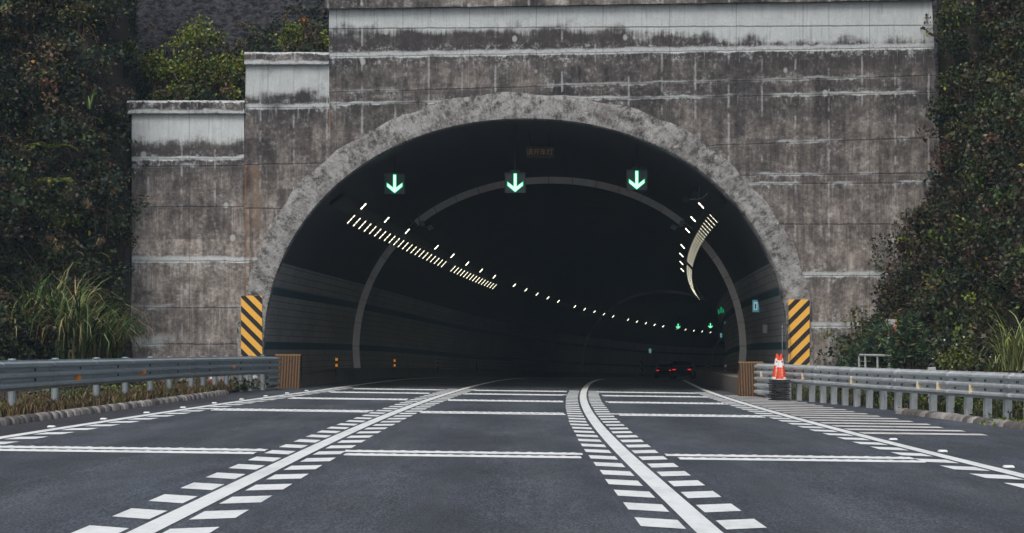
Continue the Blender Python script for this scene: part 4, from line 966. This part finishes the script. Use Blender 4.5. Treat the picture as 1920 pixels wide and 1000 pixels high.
def stalks(fn, region, ok, n, label):
    V = []; Q = []; CO = []; k = 0; c = cols(['dry', 'straw', 'brown', 'olive', 'reed'], [.3, .2, .3, .2, .1], n, .35)
    while k < n:
        X, Y = RNG.uniform(*region[0]), RNG.uniform(*region[1]); z = fn(X, Y)
        if not ok(X, Y, z): continue
        p = np.array((X, Y-.25, z+.1)); az = RNG.uniform(0, 2*pi); el = RNG.uniform(.2, 1.5); l = RNG.uniform(.35, 1.1); w = RNG.uniform(.008, .028); b0 = len(V); sg = 5
        for i in range(sg+1):
            u = i/sg; sd = np.array((w*(1-u*.8)*.5, 0, w*.2)); V += [p-sd, p+sd]; CO += [c[k], c[k]]; e = el-2.4*u*u; p = p+np.array((cos(az)*cos(e), sin(az)*cos(e)*.6-.15, sin(e)))*l/sg
        Q += [(b0+2*i, b0+2*i+1, b0+2*i+3, b0+2*i+2) for i in range(sg)]; k += 1
    o = tag(fast_mesh('dry_stalks', V, Q, M['grass'], np.array(CO)), None, None, None, 'stuff'); lab(o, label, 'stalks')
def hit(px, py, fn, y0=56):
    Y = y0
    while Y < 74:
        X, _, z = P3(px, py, Y)
        if z < fn(X, Y): break
        Y += .05
    return (X, Y-.25, z)
VAR = [(['olive', 'mid', 'yellow', 'brown'], .075), (['mid', 'dark', 'blue'], .15), (['dry', 'brown', 'olive'], .09), (['leafy2', 'mid', 'olive'], .10), (['blue', 'dark', 'mid'], .12)]
for i, (px, py, rr, v, l) in enumerate(((55, 60, .8, 2, 'brown leaved shrub in the top left corner of the picture'), (150, 50, .75, 0, 'olive small leaved shrub high on the left bank near the sprayed slope'), (225, 110, .6, 3, 'green shrub on the left bank beside the ledge bushes'), (30, 190, .6, 4, 'dark bluish shrub at the left picture edge'),
        (130, 170, .65, 1, 'dark broad leaved shrub behind the upright grass tufts'), (205, 250, .55, 4, 'dark shrub on the left bank level with the low coping'), (45, 310, .6, 2, 'dry brown shrub at the left picture edge beside the ferns'), (165, 330, .6, 1, 'broad leaved green shrub right of the ferns'),
        (40, 420, .7, 0, 'olive shrub above the left end of the reeds'), (120, 430, .6, 3, 'green shrub above the middle of the reeds'), (215, 350, .5, 2, 'brown shrub close to the left portal wall edge'), (225, 470, .55, 0, 'olive shrub above the reeds against the portal wall'))):
    shrub('bank_shrub', l, 'shrub', hit(px, py, bankL), (rr, rr*.6, rr*.9), int(1300*rr*rr)+200, VAR[v][1], VAR[v][0], [.4, .3, .2, .1][:len(VAR[v][0])], 'shrubs on the left bank', .3, 12, 5)
for i, (px, py, rr, v, l) in enumerate(((1880, 60, .7, 1, 'dark broad leaved shrub at the top right of the picture'), (1830, 230, .5, 0, 'olive shrub on the right bank near the upper wall edge'), (1800, 400, .5, 2, 'dry brown shrub between the climbers on the right bank'), (1885, 420, .6, 4, 'dark bluish shrub at the right picture edge, middle height'), (1840, 560, .6, 2, 'brown shrub on the right bank above the white flowers'))):
    shrub('bank_shrub', l, 'shrub', hit(px, py, bankR), (rr, rr*.6, rr*.9), int(1300*rr*rr)+200, VAR[v][1], VAR[v][0], [.4, .3, .2, .1][:len(VAR[v][0])], 'shrubs on the right bank', .3, 12, 5)
stalks(bankL, ((-16.5, -11.7), (60, 73)), inL, 2600, 'thin dry stalks and wisps of grass over the left bank')
stalks(bankR, ((10.6, 16.5), (52, 73)), inR, 1500, 'thin dry stalks and tendrils over the right bank')
# ferns
def fern(px, py, Y, s, label):
    r = tag(empty('fern', P3(px, py, Y)), label, 'fern', 'ferns on the left bank'); C = []; D = []; SZ = []
    for f in range(4):
        az = RNG.uniform(pi*.9, 2.1*pi); el = .6; p = np.zeros(3)
        for k in range(14):
            d = np.array((cos(az)*cos(el), sin(az)*cos(el)*.6, sin(el))); p = p+d*s*.07; el -= .11; sd = unit(np.cross(d, (0, 0, 1))[None])[0]
            for sg in (-1, 1): C.append(p.copy()); D.append(sd*sg+d*.4); SZ.append(s*.32*(1-k/15)**.7)
    leaf_mesh('frond', np.array(C), np.array(SZ), cols(['yellow', 'bright'], [.5, .5], len(C), .2)*.9, r, .13, np.array(D)*3)
fern(95, 280, 68.5, 1.0, 'pale green fern in the middle of the left bank'); fern(102, 345, 68, 1.0, 'yellow green fern below the other on the left bank')
# plume grasses
def plume(px, py, Y, h, lean, label, grp):
    r = tag(empty('plume_grass', P3(px, py, Y)), label, 'plume grass', grp); b = MB(); top = np.array((lean*.5, 0, h)); b.tube([(0, 0, -.6), (lean*.12, 0, h*.6), top], [.010, .008, .005], 5); b.build('stalk', M['bark'], r)
    n = 130; u = RNG.random(n); C = np.c_[top[0]+lean*.55*u**1.3, RNG.normal(0, .02, n), top[2]+.30*u-.30*abs(lean)*u*u*1.6]; D = np.c_[np.full(n, lean*1.0)+RNG.normal(0, .3, n), RNG.normal(0, .3, n), -.35+RNG.normal(0, .3, n)]
    leaf_mesh('plume', C, RNG.uniform(.08, .18, n), cols(['dry', 'straw', 'brown'], [.4, .3, .3], n, .25)*.95, r, .06, D)
for (px, py, Y, h, ln_, l) in ((420, 80, 74.0, .55, .7, 'brown feathery plume leaning right above the largest ledge bush'), (310, 85, 74, .5, -.5, 'brown plume leaning left above the dull green ledge bush'), (425, 95, 73.8, .2, .5, 'low tan plume in front of the ledge bushes'), (405, 190, 73.6, .25, .3, 'small tan plume just over the low coping end'),
        (452, 190, 73.6, .3, -.4, 'small tan plume beside the middle step corner'), (527, 75, 74, .6, .15, 'thin upright plume beside the slim upright bush'), (310, 40, 74.5, .7, .35, 'grey plume in front of the sprayed slope, far left'),
        (85, 510, 65, .6, .4, 'tan plume above the left reeds, first from the left'), (120, 500, 65.2, .7, -.4, 'tan plume above the left reeds, drooping left'), (165, 495, 65.5, .55, .4, 'tan plume above the left reeds, nearest the wall'), (200, 400, 68, .6, .3, 'grey brown plume on the bank beside the portal wall'), (180, 420, 68, .5, -.3, 'grey brown plume lower on the bank by the wall')):
    plume(px, py, Y, h, ln_, l, 'plume grasses on the left')
# verge grass (stuff)
def verge_grass(n, xf, yr, zf, names, probs, label, L=.16):
    V = []; Q = []; CO = []; c = cols(names, probs, n, .35); Ys = RNG.uniform(*yr, n)
    for i in range(n):
        Y = Ys[i]; X = xf(Y); z = zf(X, Y); p = np.array((X, Y, z)); az = RNG.uniform(0, 2*pi); l = L*RNG.uniform(.4, 1.5); sd = np.array((-sin(az), cos(az), 0))*.008; tip = p+np.array((cos(az)*.5, sin(az)*.5, .9))*l; mid = p+np.array((cos(az)*.15, sin(az)*.15, .6))*l
        b0 = len(V); V += [p-sd, p+sd, mid+sd, mid-sd, tip, tip]; CO += [c[i]]*6; Q += [(b0, b0+1, b0+2, b0+3), (b0+3, b0+2, b0+4, b0+5)]
    return tag(fast_mesh('verge_grass', V, Q, M['grass'], np.array(CO)), label, 'grass', None, 'stuff')
vz = lambda X, Y: rp_z(kl(Y), Y)+.08
verge_grass(26000, lambda Y: kl(Y)-.08-abs(RNG.normal(0, 1.0)), (30, 69.5), vz, ['deadgrass', 'straw', 'brown', 'olive', 'reed'], [.38, .14, .2, .16, .1], 'short brown and dry green grass on the left verge under the guardrail')
verge_grass(9000, lambda Y: rx(Y)+.25+abs(RNG.normal(0, 1.0)), (34, 68), lambda X, Y: rp_z(X, Y)+.03, ['olive', 'reed', 'brown', 'mid', 'deadgrass'], [.3, .25, .2, .2, .1], 'short green and brown grass on the right verge behind the posts', .2)
def low_plants(n, xf, yr, zf, names, probs, label, hh=.35):
    C = []; SZ = []; CO = []
    for i in range(n):
        Y = RNG.uniform(*yr); X = xf(Y); z = zf(X, Y); m = 26; h = hh*RNG.uniform(.3, 1.2); C.append(np.array((X, Y, z))+np.c_[RNG.normal(0, .15, m), RNG.normal(0, .15, m), abs(RNG.normal(0, h*.5, m))+.02]); SZ.append(RNG.uniform(.05, .11, m)); CO.append(np.repeat(cols(names, probs, 1), m, 0)*(1+RNG.normal(0, .25, (m, 1))).clip(.5, 1.7))
    return tag(leaf_mesh('low_plants', np.concatenate(C), np.concatenate(SZ), np.concatenate(CO)), label, 'plants', None, 'stuff')
low_plants(420, lambda Y: rx(Y)+.45+abs(RNG.normal(0, .9)), (40, 68), lambda X, Y: rp_z(X, Y), ['bright', 'mid', 'olive', 'yellow', 'brown', 'dark'], [.28, .26, .2, .08, .1, .1], 'low leafy green plants behind the right guardrail posts', .55)
low_plants(60, lambda Y: rx(Y)-.25+RNG.normal(0, .16), (36, 43), lambda X, Y: rp_z(X, Y), ['bright', 'mid', 'olive'], [.4, .4, .2], 'small green weeds growing over the end of the right kerb', .12)
low_plants(130, lambda Y: -8.6-abs(RNG.normal(0, .8)), (40, 69), vz, ['olive', 'mid', 'brown', 'bright', 'dry'], [.3, .25, .2, .1, .2], 'low scrubby plants on the left verge behind the posts', .35)
low_plants(40, lambda Y: -7.55+RNG.normal(0, .18), (64.5, 68.5), vz, ['olive', 'mid', 'brown'], [.4, .3, .3], 'small weeds at the end of the left guardrail', .3)

# white railing and sign behind the right rail
def railing():
    p0, p1 = np.array(P3(1611, 666, 64.2)), np.array(P3(1704, 668, 61.6)); r = tag(empty('white_railing', tuple(p0)), 'white painted pipe railing behind the oleanders and the right guardrail', 'railing'); d = p1-p0
    b = MB(); b.tube([(0, 0, 0), d], .035, 10); b.build('top_rail', M['white_paint_metal'], r); b = MB(); b.tube([(0, 0, -.5), d+np.array((0, 0, -.5))], .025, 8); b.build('lower_rail', M['white_paint_metal'], r)
    for u in (0, .13, .38, .62, .86, 1): b = MB(); q = d*u; b.tube([q, q+np.array((0, 0, -1.25))], .03, 8); b.build('post', M['white_paint_metal'], r)
railing()
r = tag(empty('signboard', P3(1671, 625, 65.2), -.1), 'orange, white and teal signboard half hidden by the oleanders', 'sign')
b = MB(); b.box((0, 0, -.05), (.30, .03, .85)); b.build('panel', plain('orange_sign', (.62, .16, .07), .5, 0, .2), r)
b = MB(); b.box((-.02, -.02, .28), (.24, .012, .2)); b.build('white_patch', M['white_paint_metal'], r); b = MB(); b.box((0, -.02, -.22), (.26, .012, .30)); b.build('white_patch', M['white_paint_metal'], r)
b = MB(); b.box((.06, -.03, -.26), (.14, .012, .26)); b.build('teal_patch', plain('teal_sign', (.01, .22, .24), .5), r)
b = MB(); b.box((-.03, -.03, -.18), (.09, .012, .1), ry=.6); b.box((-.05, -.03, -.29), (.05, .012, .12), ry=-.5); b.build('dark_symbol', M['dark_metal'], r)
b = MB(); b.tube([(0, .03, -1.4), (0, .03, .3)], .03, 8); b.build('post', M['post'], r)
b = MB(); b.box((0, 0, .5), (.17, .09, 1.0)); o = b.build('marker_post', M['white_paint_metal'], None, bevel=.01); px = 1747; o.location = ((px-960)*52.5/F, 52.5, -.155); o.scale = (1, 1, 1.0); tag(o, 'square white topped post standing behind the right guardrail', 'marker post')
b = MB(); b.tube([(0, 0, 0), (0, 0, .6)], .06, 10); b.lathe([(.064, .30), (.066, .31), (.066, .42), (.064, .43)], n=10, m=1); o = b.build('marker_post', [M['red'], M['cone_white']]); o.location = ((413-960)*66/F-.25, 66.2, .12); tag(o, 'short red and white post behind the left guardrail', 'marker post')

# ------------------------------------------------------------------ haze
hm = bpy.data.materials.new('veil_air'); hm.use_nodes = True; ht = hm.node_tree; ht.nodes.remove(ht.nodes['Principled BSDF'])
pv = ht.nodes.new('ShaderNodeVolumePrincipled'); pv.inputs['Color'].default_value = (.58, .80, 1, 1); pv.inputs['Density'].default_value = .0004  # air volume added to veil the scene and lift the blacks
ht.links.new(pv.outputs[0], ht.nodes['Material Output'].inputs['Volume'])
b = MB(); b.box((0, 187, 18), (276, 510, 52)); o = b.build('veil', hm); o['kind'] = 'stuff'; lab(o, 'thin pale blue air volume added to lift the blacks', 'veil')
# ------------------------------------------------------------------ light, camera
W = bpy.data.worlds.new('World'); S.world = W; W.use_nodes = True; nt = W.node_tree
bg = nt.nodes['Background']; sky = nt.nodes.new('ShaderNodeTexSky'); sky.sky_type = 'NISHITA'; sky.sun_disc = False
EL, AZ = radians(52), radians(200)
sky.sun_elevation = EL; sky.sun_rotation = AZ; sky.air_density = 1.0; sky.dust_density = 4.0; sky.ozone_density = 1.0
hs = nt.nodes.new('ShaderNodeHueSaturation'); hs.inputs['Saturation'].default_value = .62
nt.links.new(sky.outputs[0], hs.inputs['Color']); nt.links.new(hs.outputs[0], bg.inputs[0]); bg.inputs[1].default_value = .13
sl = bpy.data.lights.new('sun', 'SUN'); sl.energy = 1.2; sl.angle = radians(25); sl.color = (1.0, .96, .91)
so = bpy.data.objects.new('sun', sl); COL.objects.link(so)
# light travels from behind the camera, high, slightly from the left
dirv = (-sin(AZ)*cos(EL), -cos(AZ)*cos(EL), -sin(EL))
import mathutils
so.rotation_euler = mathutils.Vector(dirv).to_track_quat('-Z', 'Y').to_euler()
cd = bpy.data.cameras.new('camera'); cd.sensor_width = 36; cd.lens = 36*F/1920; cd.shift_y = 158/1920; cd.clip_start = .1; cd.clip_end = 3000
co = bpy.data.objects.new('camera', cd); COL.objects.link(co); co.location = (0, 0, CAMH); co.rotation_euler = (pi/2, 0, 0); S.camera = co
vs = S.view_settings; vs.view_transform = 'Standard'; vs.look = 'None'; vs.exposure = .15; vs.gamma = 1
S.cycles.use_denoising = True; S.cycles.use_adaptive_sampling = False; S.cycles.max_bounces = 8; S.cycles.diffuse_bounces = 4
